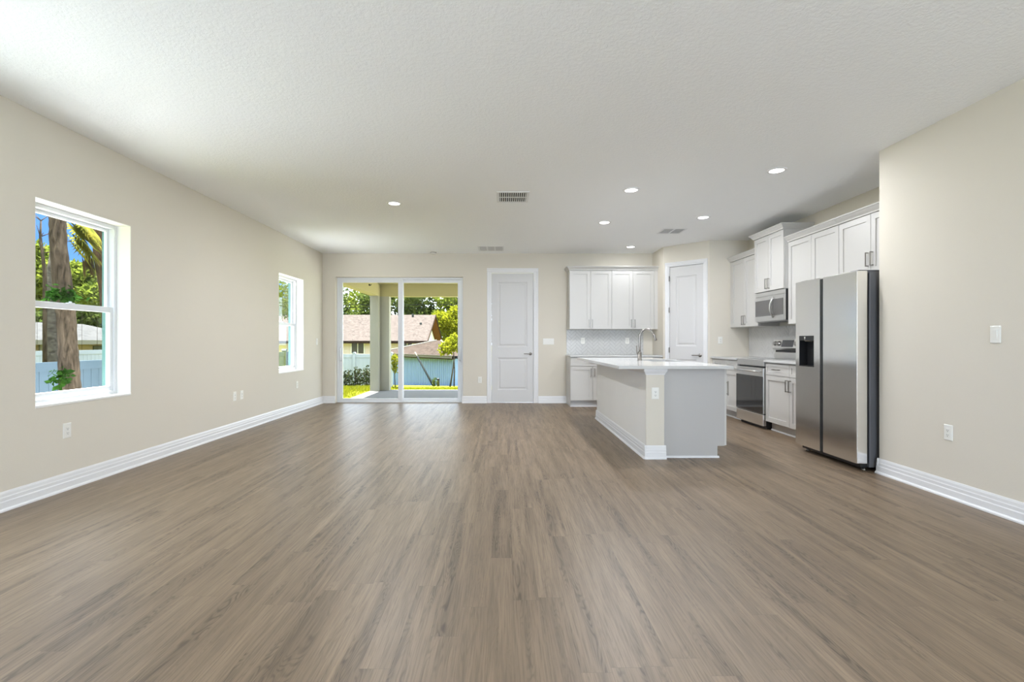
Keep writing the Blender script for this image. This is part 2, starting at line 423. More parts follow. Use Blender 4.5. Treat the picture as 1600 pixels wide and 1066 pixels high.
def dup(root, loc, rz, label, group=None):
    r = root.copy(); COL.objects.link(r); r.location = loc; r.rotation_euler = (0, 0, rz); r['label'] = label
    if group: r['group'] = group
    for ch in list(root.children):
        c = ch.copy(); COL.objects.link(c); c.parent = r
        for g in list(ch.children):
            d = g.copy(); COL.objects.link(d); d.parent = c
    return r

# ------------------------------------------------------------------ room shell
XL, XR, XK, YB, YF, H = -3.43, 3.324, 4.08, 9.43, -3.5, 2.845
YW = 4.382                       # where the right wing wall ends and the kitchen begins
YP, XP0, XP1, YR = 8.22, 3.42, 2.84, 8.80   # pantry corner walls
struct('floor', MB().box(XL-0.02, XK+0.02, YF, YB+0.12, -0.1, 0), 'floor', 'brown oak vinyl plank floor running toward the patio door', 'floor')
struct('ceiling', MB().box(XL-0.25, XK+0.15, YF-0.15, YB+0.2, H, H+0.12), 'ceiling', 'white knockdown textured flat ceiling', 'ceiling')

def wall_holes(axis, c0, c1, a0, a1, holes, z0=0, z1=H):
    """a wall slab from a0 to a1 with rectangular holes [(h0, h1, zb, zt)]; axis is its running direction"""
    mb = MB()
    def bx(u0, u1, q0, q1):
        if u1-u0 < 1e-4 or q1-q0 < 1e-4: return
        if axis == 'y': mb.box(c0, c1, u0, u1, q0, q1)
        else: mb.box(u0, u1, c0, c1, q0, q1)
    cur = a0
    for h0, h1, zb, zt in sorted(holes):
        bx(cur, h0, z0, z1); bx(h0, h1, z0, zb); bx(h0, h1, zt, z1); cur = h1
    bx(cur, a1, z0, z1)
    return mb
WZ0, WZ1 = 0.671, 2.228
def yleft(px): return 3.43*F_PX/(786-px)
W1 = (yleft(55.0), yleft(204.5)); W2 = (yleft(435.8), yleft(474.5))
W3 = (1.9, 2.9)  # added opening, out of view, for the side fill lamp
struct('wall_left', wall_holes('y', XL-0.24, XL, YF-0.1, YB+0.22, [(W1[0], W1[1], WZ0, WZ1), (W2[0], W2[1], WZ0, WZ1), (W3[0], W3[1], WZ0, WZ1)]), 'wall', 'beige left wall with two windows', 'wall')
SX0, SX1, SZ = -3.195, -0.758, 2.404
DX0, DX1, DZ = -0.238, 0.602, 2.495
struct('wall_back', wall_holes('x', YB, YB+0.22, XL, XK+0.1, [(SX0, SX1, 0, SZ), (DX0, DX1, 0, DZ)]), 'wall', 'beige back wall with the patio door and a panel door', 'wall')
struct('wall_right', MB().box(XR, XR+0.13, YF, YW, 0, H), 'wall', 'pale beige wall on the right, nearest the camera', 'wall')
struct('wall_alcove', MB().box(XR+0.13, XK+0.1, YW-0.12, YW, 0, H), 'wall', 'side wall of the refrigerator alcove', 'wall')
struct('wall_kitchen', MB().box(XK, XK+0.1, YW, YB, 0, H), 'wall', 'beige kitchen wall behind the range and refrigerator', 'wall')
struct('wall_pantry_side', MB().box(XP1, XP1+0.1, YR, YB, 0, H), 'wall', 'short beige return wall beside the back cabinets', 'wall')
struct('wall_pantry_front', MB().box(XP0, XK, YP, YP+0.1, 0, H), 'wall', 'beige kitchen wall between pantry door and corner cabinet', 'wall')
struct('wall_front', wall_holes('x', YF-0.12, YF, XL, XR+0.13, [(-0.4, 2.6, 0.6, 2.3)]), 'wall', 'front wall behind the camera with an added wide window', 'wall')
# diagonal pantry wall: local x from the left corner to the right corner, front face at local y = 0
PL = math.hypot(XP0-XP1, YR-YP); PA = -math.atan2(YR-YP, XP0-XP1)
PD0, PD1, PZ = 0.098, 0.735, 2.495
wd = struct('wall_pantry_diagonal', wall_holes('x', 0, 0.10, 0.0, PL, [(PD0, PD1, 0, PZ)]), 'wall', 'beige diagonal corner wall around the pantry door', 'wall')
wd.location = (XP1, YR, 0); wd.rotation_euler = (0, 0, PA)

# baseboards -------------------------------------------------------
BB = [(0,0),(0.030,0),(0.029,0.010),(0.022,0.019),(0.0165,0.020),(0.0165,0.062),(0.0125,0.070),(0.0125,0.092),(0.0100,0.098),(0.0085,0.118),(0.004,0.133),(0,0.133)]
def baseboard(name, p0, p1, nx, ny, label, parent=None):
    p0, p1 = Vector((*p0, 0)), Vector((*p1, 0)); nv = Vector((nx, ny, 0))
    mb = MB().prism(BB, lambda u, v, a: tuple(p0 + (p1-p0)*a + nv*u + Vector((0,0,v))), 0, 1)
    o = P(name, mb, 'trim', parent)
    if parent is None: tag(o, label, 'baseboard', None, 'structure')
    return o
baseboard('baseboard_left', (XL, YF), (XL, YB), 1, 0, 'white baseboard along the left wall')
baseboard('baseboard_back_left', (XL, YB), (SX0+0.005, YB), 0, -1, 'white baseboard left of the patio door')
baseboard('baseboard_back_middle', (SX1-0.02, YB), (DX0-0.07, YB), 0, -1, 'white baseboard between patio door and panel door')
baseboard('baseboard_back_right', (DX1+0.07, YB), (1.20, YB), 0, -1, 'white baseboard right of the panel door')
baseboard('baseboard_right', (XR, YF), (XR, YW+0.016), -1, 0, 'white baseboard along the right wall')
baseboard('baseboard_alcove', (XR-0.016, YW), (3.5, YW), 0, 1, 'white baseboard at the refrigerator alcove corner')

# ------------------------------------------------------------------ windows in the left wall
def window(name, y0, y1, label):
    """single-hung window; local x runs along the wall (= world y), local y into the wall (= world -x)"""
    w = y1-y0; z0, z1 = WZ0, WZ1; h = z1-z0
    t = thing(name, label, 'window', (XL, y0, z0), PI/2, None, 'structure')
    # white drywall returns and marble sill lining the opening
    mb = MB(); e = 0.004
    mb.box(0, e, 0.002, 0.165, 0, h); mb.box(w-e, w, 0.002, 0.165, 0, h); mb.box(e, w-e, 0.002, 0.165, h-e, h)
    P('reveal', mb, 'reveal', t)
    mb = MB()
    mb.box(0, e, 0.165, 0.262, 0, h); mb.box(w-e, w, 0.165, 0.262, 0, h); mb.box(e, w-e, 0.165, 0.262, h-e, h); mb.box(0, w, 0.206, 0.262, -0.02, 0.004)
    P('outer_reveal', mb, 'aqua', t, label='pale aqua outer edge of the window opening')
    P('sill', MB().box(0, w, -0.004, 0.125, 0, 0.018), 'reveal', t, 0.003)
    f = 0.034; zb = 0.018
    mb = MB()
    mb.box(e, e+f, 0.125, 0.205, zb, h-e); mb.box(w-e-f, w-e, 0.125, 0.205, zb, h-e)
    mb.box(e+f, w-e-f, 0.125, 0.205, h-e-f, h-e); mb.box(e+f, w-e-f, 0.125, 0.205, zb, zb+0.030)
    P('window_frame', mb, 'vinyl', t, 0.004)
    x0, x1 = e+f, w-e-f; zm = h*0.502; s = 0.033
    up = MB()
    up.box(x0, x0+s*0.8, 0.172, 0.198, zm-0.02, h-e-f); up.box(x1-s*0.8, x1, 0.172, 0.198, zm-0.02, h-e-f)
    up.box(x0+s*0.8, x1-s*0.8, 0.172, 0.198, h-e-f-0.028, h-e-f); up.box(x0+s*0.8, x1-s*0.8, 0.172, 0.198, zm-0.02, zm+0.02)
    us = P('upper_sash', up, 'vinyl', t, 0.003)
    P('glass', MB().box(x0+0.02, x1-0.02, 0.183, 0.186, zm, h-e-f-0.01), 'glass', us)
    lo = MB()
    lo.box(x0, x0+s, 0.135, 0.165, zb+0.03, zm+0.024); lo.box(x1-s, x1, 0.135, 0.165, zb+0.03, zm+0.024)
    lo.box(x0+s, x1-s, 0.135, 0.165, zm-0.026, zm+0.024); lo.box(x0+s, x1-s, 0.135, 0.165, zb+0.03, zb+0.075)
    ls = P('lower_sash', lo, 'vinyl', t, 0.003)
    P('glass', MB().box(x0+0.02, x1-0.02, 0.148, 0.151, zb+0.05, zm), 'glass', ls)
    lk = MB(); lk.box(w/2-0.03, w/2+0.03, 0.137, 0.163, zm+0.024, zm+0.031); lk.lathe([(0, 0.0), (0.010, 0.0), (0.010, 0.012), (0, 0.012)], (w/2, 0.15, zm+0.03), 'z', 12)
    P('sash_lock', lk, 'vinyl', ls)
    tb = MB(); tb.box(w-e-f-0.002, w-e-f+0.016, 0.118, 0.127, h-0.11, h-0.05); P('tilt_stop', tb, 'vinyl', t, 0.002)
    return t
window('window_1', W1[0], W1[1], 'white single-hung window near the camera, tree trunks outside')
window('window_2', W2[0], W2[1], 'narrow-looking far window on the left wall near the corner')
window('window_3', W3[0], W3[1], 'added window on the left wall, out of view, for fill light')  # added and unseen; lets the side fill lamp shine in
for i, (a, b) in enumerate(((-0.4, 2.6),)):  # added, unseen front window for the fill lamp behind it
    t = thing('window_%d' % (4+i), 'added front window behind the camera, for fill light', 'window', (a, YF, 0.6), 0, None, 'structure')
    w, h = b-a, 1.7; mb = MB()
    for q in ((0, 0.05, 0, h), (w-0.05, w, 0, h), (0.05, w-0.05, 0, 0.05), (0.05, w-0.05, h-0.05, h), (w/2-0.03, w/2+0.03, 0.05, h-0.05)):
        mb.box(q[0], q[1], -0.09, -0.03, q[2], q[3])
    P('window_frame', mb, 'vinyl', t, 0.003); P('glass', MB().box(0.04, w-0.04, -0.064, -0.06, 0.04, h-0.04), 'glass', t)

# ------------------------------------------------------------------ sliding patio door
def slider():
    t = thing('door_1', 'white framed two-panel sliding glass patio door', 'patio door', (SX0, YB, 0), 0, None, 'structure')
    w, h = SX1-SX0, SZ; y0 = 0.105
    mb = MB(); e = 0.004
    mb.box(0, e, 0.002, 0.21, 0, h); mb.box(w-e, w, 0.002, 0.21, 0, h); mb.box(e, w-e, 0.002, 0.21, h-e, h)
    P('reveal', mb, 'wall', t)
    f = 0.038
    fr = MB()
    fr.box(e, e+f, y0, y0+0.11, 0, h-e); fr.box(w-e-f, w-e, y0, y0+0.11, 0, h-e)
    fr.box(e+f, w-e-f, y0, y0+0.11, h-e-f, h-e); fr.box(e+f, w-e-f, y0, y0+0.11, 0, 0.024); fr.box(e+f, w-e-f, y0-0.012, y0, 0, 0.012)
    P('door_frame', fr, 'vinyl', t, 0.003)
    def panel(name, x0, x1, ya, yb, sl, sr):
        mb = MB(); z0, z1 = 0.024, h-e-f
        mb.box(x0, x0+sl, ya, yb, z0, z1); mb.box(x1-sr, x1, ya, yb, z0, z1)
        mb.box(x0+sl, x1-sr, ya, yb, z1-0.058, z1); mb.box(x0+sl, x1-sr, ya, yb, z0, z0+0.05)
        p = P(name, mb, 'vinyl', t, 0.004)
        P('glass', MB().box(x0+sl-0.01, x1-sr+0.01, (ya+yb)/2-0.002, (ya+yb)/2+0.002, z0+0.04, z1-0.05), 'glass', p)
        return p
    xm = w*0.4985
    pl = panel('sliding_panel', e+f, xm+0.045, y0+0.012, y0+0.046, 0.066, 0.085)
    panel('fixed_panel', xm-0.02, w-e-f, y0+0.058, y0+0.092, 0.075, 0.076)
    for px in (e+f+0.033, w-e-f-0.03):
        pts = [(px, y0+0.012, 0.80), (px, y0-0.022, 0.825), (px, y0-0.030, 0.90), (px, y0-0.030, 0.96), (px, y0-0.022, 1.035), (px, y0+0.012, 1.06)]
        P('door_handle', MB().tube(pts, 0.011, 10), 'vinyl', pl if px < 1 else t)
slider()

# ------------------------------------------------------------------ panel doors
def panel_leaf(t, w, h, th, panels, y):
    mb = MB(); st = 0.115
    x0, x1 = 0.0, w
    zs = [0.008] + [q for pz in panels for q in pz] + [h]
    mb.box(x0, x0+st, y, y+th, 0.008, h); mb.box(x1-st, x1, y, y+th, 0.008, h)
    for a, b in zip(zs[0::2], zs[1::2]): mb.box(x0+st, x1-st, y, y+th, a, b)
    for a, b in panels:
        mb.rings(x0+st, x1-st, a, b, [(0, y), (0.006, y+0.006), (0.022, y+0.010), (0.034, y+0.010), (0.052, y+0.003)])
    return P('door_leaf', mb, 'door', t)
def casing(t, x0, x1, z, w, y=0.0, tr='trim'):
    prof = [(0, 0), (w, 0), (w, 0.012), (w-0.008, 0.018), (w*0.62, 0.016), (w*0.5, 0.012), (0.012, 0.011), (0, 0.006)]
    mb = MB()
    mb.prism(prof, lambda u, v, a: (x0-u, y-v, a), 0, z); mb.prism(prof, lambda u, v, a: (x1+u, y-v, a), 0, z)
    mb.prism(prof, lambda u, v, a: (x0-w + a*(x1-x0+2*w), y-v, z+u), 0, 1)
    P('casing', mb, tr, t)
    jb = MB(); jb.box(x0, x0+0.018, y, y+0.10, 0, z); jb.box(x1-0.018, x1, y, y+0.10, 0, z); jb.box(x0+0.018, x1-0.018, y, y+0.10, z-0.018, z)
    P('jamb', jb, tr, t)
def lever(t, x, z, y, s):
    """round rose with a lever pointing in direction s"""
    mb = MB()
    mb.lathe([(0, -0.006), (0.026, -0.006), (0.030, -0.002), (0.030, 0.0)], (x, y, z), 'y', 24)
    mb.lathe([(0, -0.045), (0.011, -0.045), (0.011, -0.006)], (x, y, z), 'y', 14)
    mb.tube([(x, y-0.043, z), (x+s*0.03, y-0.046, z), (x+s*0.10, y-0.042, z+0.002), (x+s*0.125, y-0.038, z)], [0.011, 0.009, 0.008, 0.007], 10)
    return P('door_handle', mb, 'dark_nickel', t, label='dark metal lever handle')
t = thing('door_2', 'white two-panel interior door in the back wall', 'door', (DX0, YB, 0), 0, None, 'structure')
dw = DX1-DX0; casing(t, 0, dw, DZ, 0.068)
sub = panel_leaf(t, dw-0.042, DZ-0.024, 0.035, [(0.245, 0.86), (1.065, 2.305)], 0.0)
sub.location = (0.021, 0.045, 0)
lever(sub, dw-0.042-0.058, 0.935, 0.0, -1)
t = thing('door_3', 'white pantry door in the diagonal corner wall', 'door', (XP1, YR, 0), PA, None, 'structure')
casing(t, PD0, PD1, PZ, 0.058)
sub = panel_leaf(t, PD1-PD0-0.042, PZ-0.024, 0.035, [(0.245, 0.86), (1.09, 2.30)], 0.0)
sub.location = (PD0+0.021, 0.012, 0)
lever(sub, PD1-PD0-0.042-0.055, 0.935, 0.0, -1)
for z in (0.30, 1.02, 1.72, 2.27):
    P('hinge', MB().tube([(PD0+0.020, -0.008, z-0.045), (PD0+0.020, -0.008, z+0.045)], 0.008, 10), 'nickel', t)

# ------------------------------------------------------------------ cabinets
def bar_pull(parent, x, z, y, length, vertical=True):
    h = length/2; d = 0.030; r = 0.0055; mb = MB()
    if vertical:
        mb.box(x-r, x+r, y-d-r, y-d+r, z-h, z+h)
        for q in (z-h+0.006, z+h-0.006): mb.box(x-r, x+r, y-d, y, q-r, q+r)
    else:
        mb.box(x-h, x+h, y-d-r, y-d+r, z-r, z+r)
        for q in (x-h+0.006, x+h-0.006): mb.box(q-r, q+r, y-d, y, z-r, z+r)
    return P('handle', mb, 'nickel', parent, 0.0015)
def shaker(name, parent, x0, x1, z0, z1, y, th=0.020, st=0.062):
    mb = MB()
    mb.rings(x0, x1, z0, z1, [(0, y+th), (0, y+0.001), (0.001, y), (st, y), (st+0.001, y+0.011)])
    return P(name, mb, 'cab', parent)
def slab(name, parent, x0, x1, z0, z1, y, th=0.020):
    mb = MB(); st = 0.040
    mb.rings(x0, x1, z0, z1, [(0, y+th), (0, y+0.001), (0.001, y), (st, y), (st+0.001, y+0.007)])
    return P(name, mb, 'cab', parent)
CROWN = [(0, 0), (0.012, 0), (0.014, 0.016), (0.030, 0.032), (0.046, 0.052), (0.058, 0.062), (0.058, 0.072), (0, 0.072)]
def crown(t, w, d, z, left=True, right=True, y_front=None):
    """crown moulding round the top front of a wall cabinet; d = depth to the door face"""
    mb = MB(); x0, x1 = -w/2, w/2; yf = -d
    for (u0, v0), (u1, v1) in zip(CROWN, CROWN[1:] + CROWN[:1]):
        def ring(u, v):
            pts = []
            pts += [(x0-(u if left else 0), 0, z+v), (x0-(u if left else 0), yf-u, z+v)]
            pts += [(x1+(u if right else 0), yf-u, z+v), (x1+(u if right else 0), 0, z+v)]
            return pts
        a, b = ring(u0, v0), ring(u1, v1)
        for k in range(3):
            mb.face([a[k], a[k+1], b[k+1], b[k]])
    mb.face([(x0, 0, z+0.001), (x0, yf, z+0.001), (x1, yf, z+0.001), (x1, 0, z+0.001)])
    top = z+0.072; uu = CROWN[-2][0]
    mb.face([(x0-(uu if left else 0), 0, top), (x0-(uu if left else 0), yf-uu, top), (x1+(uu if right else 0), yf-uu, top), (x1+(uu if right else 0), 0, top)])
    return P('crown_molding', mb, 'cab', t)
def wall_cabinet(label, loc, rz, w, d, z0, z1, group=None, doors=2, fill_l=0, fill_r=0, handle_z=None, cl=True, cr=True, handles=True):
    off = Vector((0, -0.0015, 0)); off.rotate(Matrix.Rotation(rz, 3, 'Z'))
    t = thing('upper_cabinet', label, 'cabinet', Vector(loc)+off, rz, group)
    x0, x1 = -w/2, w/2; g = 0.0026
    P('carcass', MB().box(x0, x1, -d+0.021, 0, z0, z1), 'cab', t, 0.001)
    a, b = x0+fill_l, x1-fill_r
    if fill_r: P('filler_strip', MB().box(b+g, x1, -d+0.004, -d+0.0215, z0, z1), 'cab', t, 0.001)
    if fill_l: P('filler_strip', MB().box(x0, a-g, -d+0.004, -d+0.0215, z0, z1), 'cab', t, 0.001)
    dw_ = (b-a)/doors
    for i in range(doors):
        p0, p1 = a+i*dw_+g, a+(i+1)*dw_-g
        dr = shaker('door', t, p0, p1, z0+0.003, z1-0.004, -d)
        hx = (p1-0.030) if i % 2 == 0 else (p0+0.030)
        hz = (z0+0.105) if handle_z is None else handle_z
        if handles: bar_pull(dr, hx, hz, -d, 0.145)
    crown(t, w, d, z1, cl, cr)
    return t
CT = 0.925
def base_cabinet(label, loc, rz, w, d, drawers, doors, group=None, fill_l=0, fill_r=0, toe_l=0.0, toe_r=0.0, end_l=False, end_r=False):
    off = Vector((0, -0.0015, 0)); off.rotate(Matrix.Rotation(rz, 3, 'Z'))
    t = thing('base_cabinet', label, 'cabinet', Vector(loc)+off, rz, group)
    x0, x1 = -w/2, w/2; g = 0.0026; top = CT-0.031
    P('carcass', MB().box(x0, x1, -d+0.021, 0, 0.115, top), 'cab', t, 0.001)
    tk = MB().box(x0, x1, -d+0.085, -d+0.10, 0, 0.115)
    if end_l: tk.box(x0, x0+0.019, -d+0.0855, 0, 0, 0.115)
    if end_r: tk.box(x1-0.019, x1, -d+0.0855, 0, 0, 0.115)
    P('toe_kick', tk, 'toe', t)
    P('shoe_molding', MB().prism([(0, 0), (0.014, 0), (0.013, 0.010), (0.004, 0.019), (0, 0.019)], lambda u, v, a: (x0+a*w, -d+0.085-u, v), 0, 1), 'trim', t)
    if end_l:
        P('end_panel', MB().box(x0-0.006, x0, -d+0.021, 0, 0, top), 'cab', t, 0.001)
    a, b = x0+fill_l, x1-fill_r
    for q0, q1 in [q for q in ((x0, a-g) if fill_l else None, (b+g, x1) if fill_r else None) if q]:
        P('filler_strip', MB().box(q0, q1, -d+0.004, -d+0.0215, 0.115, top), 'cab', t, 0.001)
    zd = top-0.165
    for n, z0, z1, kind in ((drawers, zd+0.003, top-0.012, 'drawer'), (doors, 0.120, zd-0.003, 'door')):
        w_ = (b-a)/n
        for i in range(n):
            p0, p1 = a+i*w_+g, a+(i+1)*w_-g
            if kind == 'drawer':
                dr = slab('drawer', t, p0, p1, z0, z1, -d)
                bar_pull(dr, (p0+p1)/2, (z0+z1)/2, -d, 0.145, False)
            else:
                dr = shaker('door', t, p0, p1, z0, z1, -d)
                bar_pull(dr, (p1-0.030) if i % 2 == 0 else (p0+0.030), z1-0.105, -d, 0.145)
    return t
RZK = -PI/2                       # kitchen wall: local -y looks to world -x, local +x runs to world -y
UD = 0.315                        # wall cabinet depth to the door face
Z0U, Z1U = 1.395, 2.475
# back wall pair
wall_cabinet('white two-door wall cabinet on the back wall, nearer the panel door', (1.22+0.3875, YB, 0), 0, 0.775, 0.33, Z0U, Z1U, 'white wall cabinets', cr=False)
wall_cabinet('white two-door wall cabinet on the back wall, nearer the pantry door', (1.995+0.4225, YB, 0), 0, 0.845, 0.33, Z0U, Z1U, 'white wall cabinets', fill_r=0.068, cl=False, cr=False)
# kitchen wall
YRG0, YRG1 = 6.550, 7.312         # range
wall_cabinet('white two-door wall cabinet left of the microwave, in the corner', (XK, (YRG1+YP)/2, 0), RZK, YP-YRG1-0.002, UD, Z0U, Z1U, 'white wall cabinets', fill_l=0.05, cl=False, cr=False)
wall_cabinet('tall raised white wall cabinet directly above the microwave', (XK, (YRG0+YRG1)/2, 0), RZK, YRG1-YRG0, 0.375, 1.872, 2.655, 'white wall cabinets')
wall_cabinet('white two-door wall cabinet between microwave and refrigerator', (XK, (5.56+YRG0)/2, 0), RZK, YRG0-5.56-0.002, UD, Z0U, Z1U, 'white wall cabinets', cl=False, cr=False)
wall_cabinet('short white two-door wall cabinet above the refrigerator', (XK, (4.60+5.558)/2, 0), RZK, 0.958, UD, 1.865, Z1U, 'white wall cabinets', handle_z=2.01, cl=False, cr=False)
# base cabinets
base_cabinet('white base cabinet under the back counter, left end by the baseboard', (1.205+0.39, YB, 0), 0, 0.78, 0.60, 1, 2, 'white base cabinets', end_l=True)
base_cabinet('white base cabinet under the back counter, behind the faucet', (1.985+0.4265, YB, 0), 0, 0.853, 0.60, 1, 2, 'white base cabinets', fill_r=0.07)
base_cabinet('white base cabinet left of the range, partly hidden by the island', (XK, (YRG1+0.004+YP)/2, 0), RZK, YP-YRG1-0.006, 0.615, 2, 2, 'white base cabinets', fill_l=0.05)
base_cabinet('white base cabinet between the range and the refrigerator', (XK, (5.46+YRG0-0.006)/2, 0), RZK, YRG0-0.006-5.46, 0.615, 2, 2, 'white base cabinets')
# worktops
def worktop(label, x0, x1, y0, y1, cap=None):
    o = P('countertop', MB().box(x0, x1, y0, y1, CT-0.030, CT), 'quartz', None, 0.003)
    return tag(o, label, 'countertop', 'white quartz countertops')
worktop('white quartz countertop below the back wall tile', 1.19, XP1-0.003, YB-0.635, YB)
worktop('white quartz countertop in the corner left of the range', XK-0.645, XK, YRG1+0.004, YP)
worktop('white quartz countertop between range and refrigerator', XK-0.645, XK, 5.44, YRG0-0.006)

# herringbone tile backsplash -------------------------------------
def clip(poly, x0, x1, z0, z1):
    for ax, lim, sg in ((0, x0, 1), (0, x1, -1), (1, z0, 1), (1, z1, -1)):
        out = []
        for i in range(len(poly)):
            a, b = poly[i-1], poly[i]
            da, db = (a[ax]-lim)*sg, (b[ax]-lim)*sg
            if (da >= 0) != (db >= 0):
                k = da/(da-db); out.append((a[0]+(b[0]-a[0])*k, a[1]+(b[1]-a[1])*k))
            if db >= 0: out.append(b)
        poly = out
        if len(poly) < 3: return None
    return poly
def backsplash(label, loc, rz, rects):
    off = Vector((0, -0.0015, 0)); off.rotate(Matrix.Rotation(rz, 3, 'Z'))
    t = thing('tile_backsplash', label, 'backsplash', Vector(loc)+off, rz, 'herringbone tile backsplashes')
    Lt, Wt = 0.15, 0.05; g = 0.0015; c45 = math.sqrt(0.5)
    gb = MB(); tb = MB()
    for (x0, x1, z0, z1) in rects:
        gb.box(x0, x1, -0.005, 0, z0, z1)
        zc = (z0+z1)/2; xc = (x0+x1)/2; n = int((x1-x0)/Wt)+14
        # herringbone unit: horizontal L x W and vertical W x L tile stepping along the diagonal
        for i in range(-n, n):
            for j in range(-n, n):
                # lattice of the pattern: (W, W) and (L, -L) with L = 3 W
                ox = i*Wt + j*Lt; oz = i*Wt - j*Lt
                for (a0, a1, b0, b1) in ((ox, ox+Lt, oz, oz+Wt), (ox+Lt, ox+Lt+Wt, oz+Wt-Lt, oz+Wt)):
                    q = [(a0+g, b0+g), (a1-g, b0+g), (a1-g, b1-g), (a0+g, b1-g)]
                    q = [((u-v)*c45+xc, (u+v)*c45+zc) for u, v in q]
                    if max(p[0] for p in q) < x0 or min(p[0] for p in q) > x1 or max(p[1] for p in q) < z0 or min(p[1] for p in q) > z1: continue
                    q = clip(q, x0+0.001, x1-0.001, z0+0.001, z1-0.001)
                    if q: tb.prism(q, lambda u, v, a: (u, a, v), -0.0085, -0.004)
    P('grout_bed', gb, 'grout', t); P('tiles', tb, 'tile', t)
    return t
backsplash('white herringbone tile backsplash on the back wall', (1.205, YB, 0), 0, [(0.002, 1.46, CT, Z0U)])
backsplash('white herringbone tile backsplash behind the range', (XK, YP, 0), RZK, [(0.006, YP-5.46, CT, Z0U)])

# ------------------------------------------------------------------ island
IX0, IX1, IY0, IY1 = 1.42, 1.60, 4.925, 7.50      # knee wall
CX0, CX1, CY0, CY1 = 1.133, 2.262, 4.86, 7.56     # worktop
t = thing('kitchen_island', 'white kitchen island with beige end post and grey end panel', 'kitchen island', (0, 0, 0))
P('end_post', MB().box(IX0, IX1, IY0, IY0+0.012, 0, CT-0.031), 'wall', t, label='beige painted end post')
P('knee_wall', MB().box(IX0, IX1, IY0+0.012, IY1, 0, CT-0.031), 'half_wall_lit', t, label='half wall with light from the left in its colour')
bbm = MB()
bbm.prism(BB, lambda u, v, a: (IX0-u, IY0 + (IY1-IY0)*a, v), -0.006, 1.006)
bbm.prism(BB, lambda u, v, a: (IX0 + (IX1-IX0)*a, IY0-u, v), -0.09, 1.09)
bbm.prism(BB, lambda u, v, a: (IX0 + (IX1-IX0)*a, IY1+u, v), -0.09, 1.0)
P('base_molding', bbm, 'trim', t)
CAPP = [(0, 0), (0.006, 0), (0.008, 0.010), (0.022, 0.034), (0.026, 0.046), (0.026, 0.060), (0, 0.060)]
cpm = MB(); zc = CT-0.031-0.060
for (u0, v0), (u1, v1) in zip(CAPP, CAPP[1:] + CAPP[:1]):
    ring = lambda u, v: [(IX0-u, IY1, zc+v), (IX0-u, IY0-u, zc+v), (IX1+u, IY0-u, zc+v), (IX1+u, IY0+0.045, zc+v)]
    a, b = ring(u0, v0), ring(u1, v1)
    for k in range(3): cpm.face([a[k], a[k+1], b[k+1], b[k]])
P('cap_molding', cpm, 'trim', t)
EX = 2.222
ep = MB()
ep.prism([(IX1+0.0005, 0), (2.150, 0), (2.150, 0.118), (EX, 0.118), (EX, CT-0.031), (IX1+0.0005, CT-0.031)], lambda u, v, a: (u, 4.975+a*0.018, v), 0, 1)
P('end_panel', ep, 'gray_panel', t, label='grey-white flat end panel')
P('carcass', MB().box(IX1, EX-0.004, 4.994, IY1, 0.118, CT-0.20).box(IX1, EX-0.004, 4.994, 5.85, CT-0.2, CT-0.031).box(IX1, EX-0.004, 6.80, IY1, CT-0.2, CT-0.031).box(EX-0.024, EX-0.004, 5.85, 6.80, CT-0.2, CT-0.031), 'cab', t)
P('toe_kick', MB().box(IX1, 2.148, 4.994, IY1, 0, 0.117), 'toe', t)
sm = MB(); SH = [(0, 0), (0.014, 0), (0.013, 0.010), (0.004, 0.019), (0, 0.019)]
sm.prism(SH, lambda u, v, a: (IX1+0.03 + a*(2.164-IX1-0.03), 4.975-u, v), 0, 1)
sm.prism(SH, lambda u, v, a: (2.150+u, 4.975 + a*2.52, v), 0, 1)
P('shoe_molding', sm, 'trim', t)
yy = 4.98
for wdr, kind in ((0.61, 'door'), (0.46, 'door'), (0.46, 'door'), (0.46, 'door'), (0.50, 'door')):
    mb = MB().rings(-wdr/2+0.002, wdr/2-0.002, 0.122, CT-0.04, [(0, 0.02), (0, 0.001), (0.001, 0), (0.06, 0), (0.061, 0.009)])
    mb.xf(Matrix.Translation((EX+0.022, yy+wdr/2, 0)) @ Matrix.Rotation(PI/2, 4, 'Z'))
    d = P('door', mb, 'cab', t)
    hb = MB().box(EX+0.047, EX+0.057, yy+0.03, yy+0.04, 0.62, 0.765).box(EX+0.02, EX+0.05, yy+0.03, yy+0.04, 0.63, 0.64).box(EX+0.02, EX+0.05, yy+0.03, yy+0.04, 0.745, 0.755)
    P('handle', hb, 'nickel', d)
    yy += wdr
# worktop with the sink cut-out
SKX0, SKX1, SKY0, SKY1 = 1.80, 2.19, 5.95, 6.70
mb = MB()
z0, z1 = CT-0.030, CT
outer = [(CX0, CY0), (CX1, CY0), (CX1, CY1), (CX0, CY1)]; inner = [(SKX0, SKY0), (SKX1, SKY0), (SKX1, SKY1), (SKX0, SKY1)]
for k in range(4):
    j = (k+1) % 4
    mb.face([(*outer[k], z1), (*outer[j], z1), (*inner[j], z1), (*inner[k], z1)])
    mb.face([(*outer[j], z0), (*outer[k], z0), (*inner[k], z0), (*inner[j], z0)])
    mb.face([(*outer[k], z0), (*outer[j], z0), (*outer[j], z1), (*outer[k], z1)])
    mb.face([(*inner[j], z0), (*inner[k], z0), (*inner[k], z1), (*inner[j], z1)])
tag(P('countertop', mb, 'quartz'), 'large white quartz island countertop with a sink cut-out', 'countertop', 'white quartz countertops')
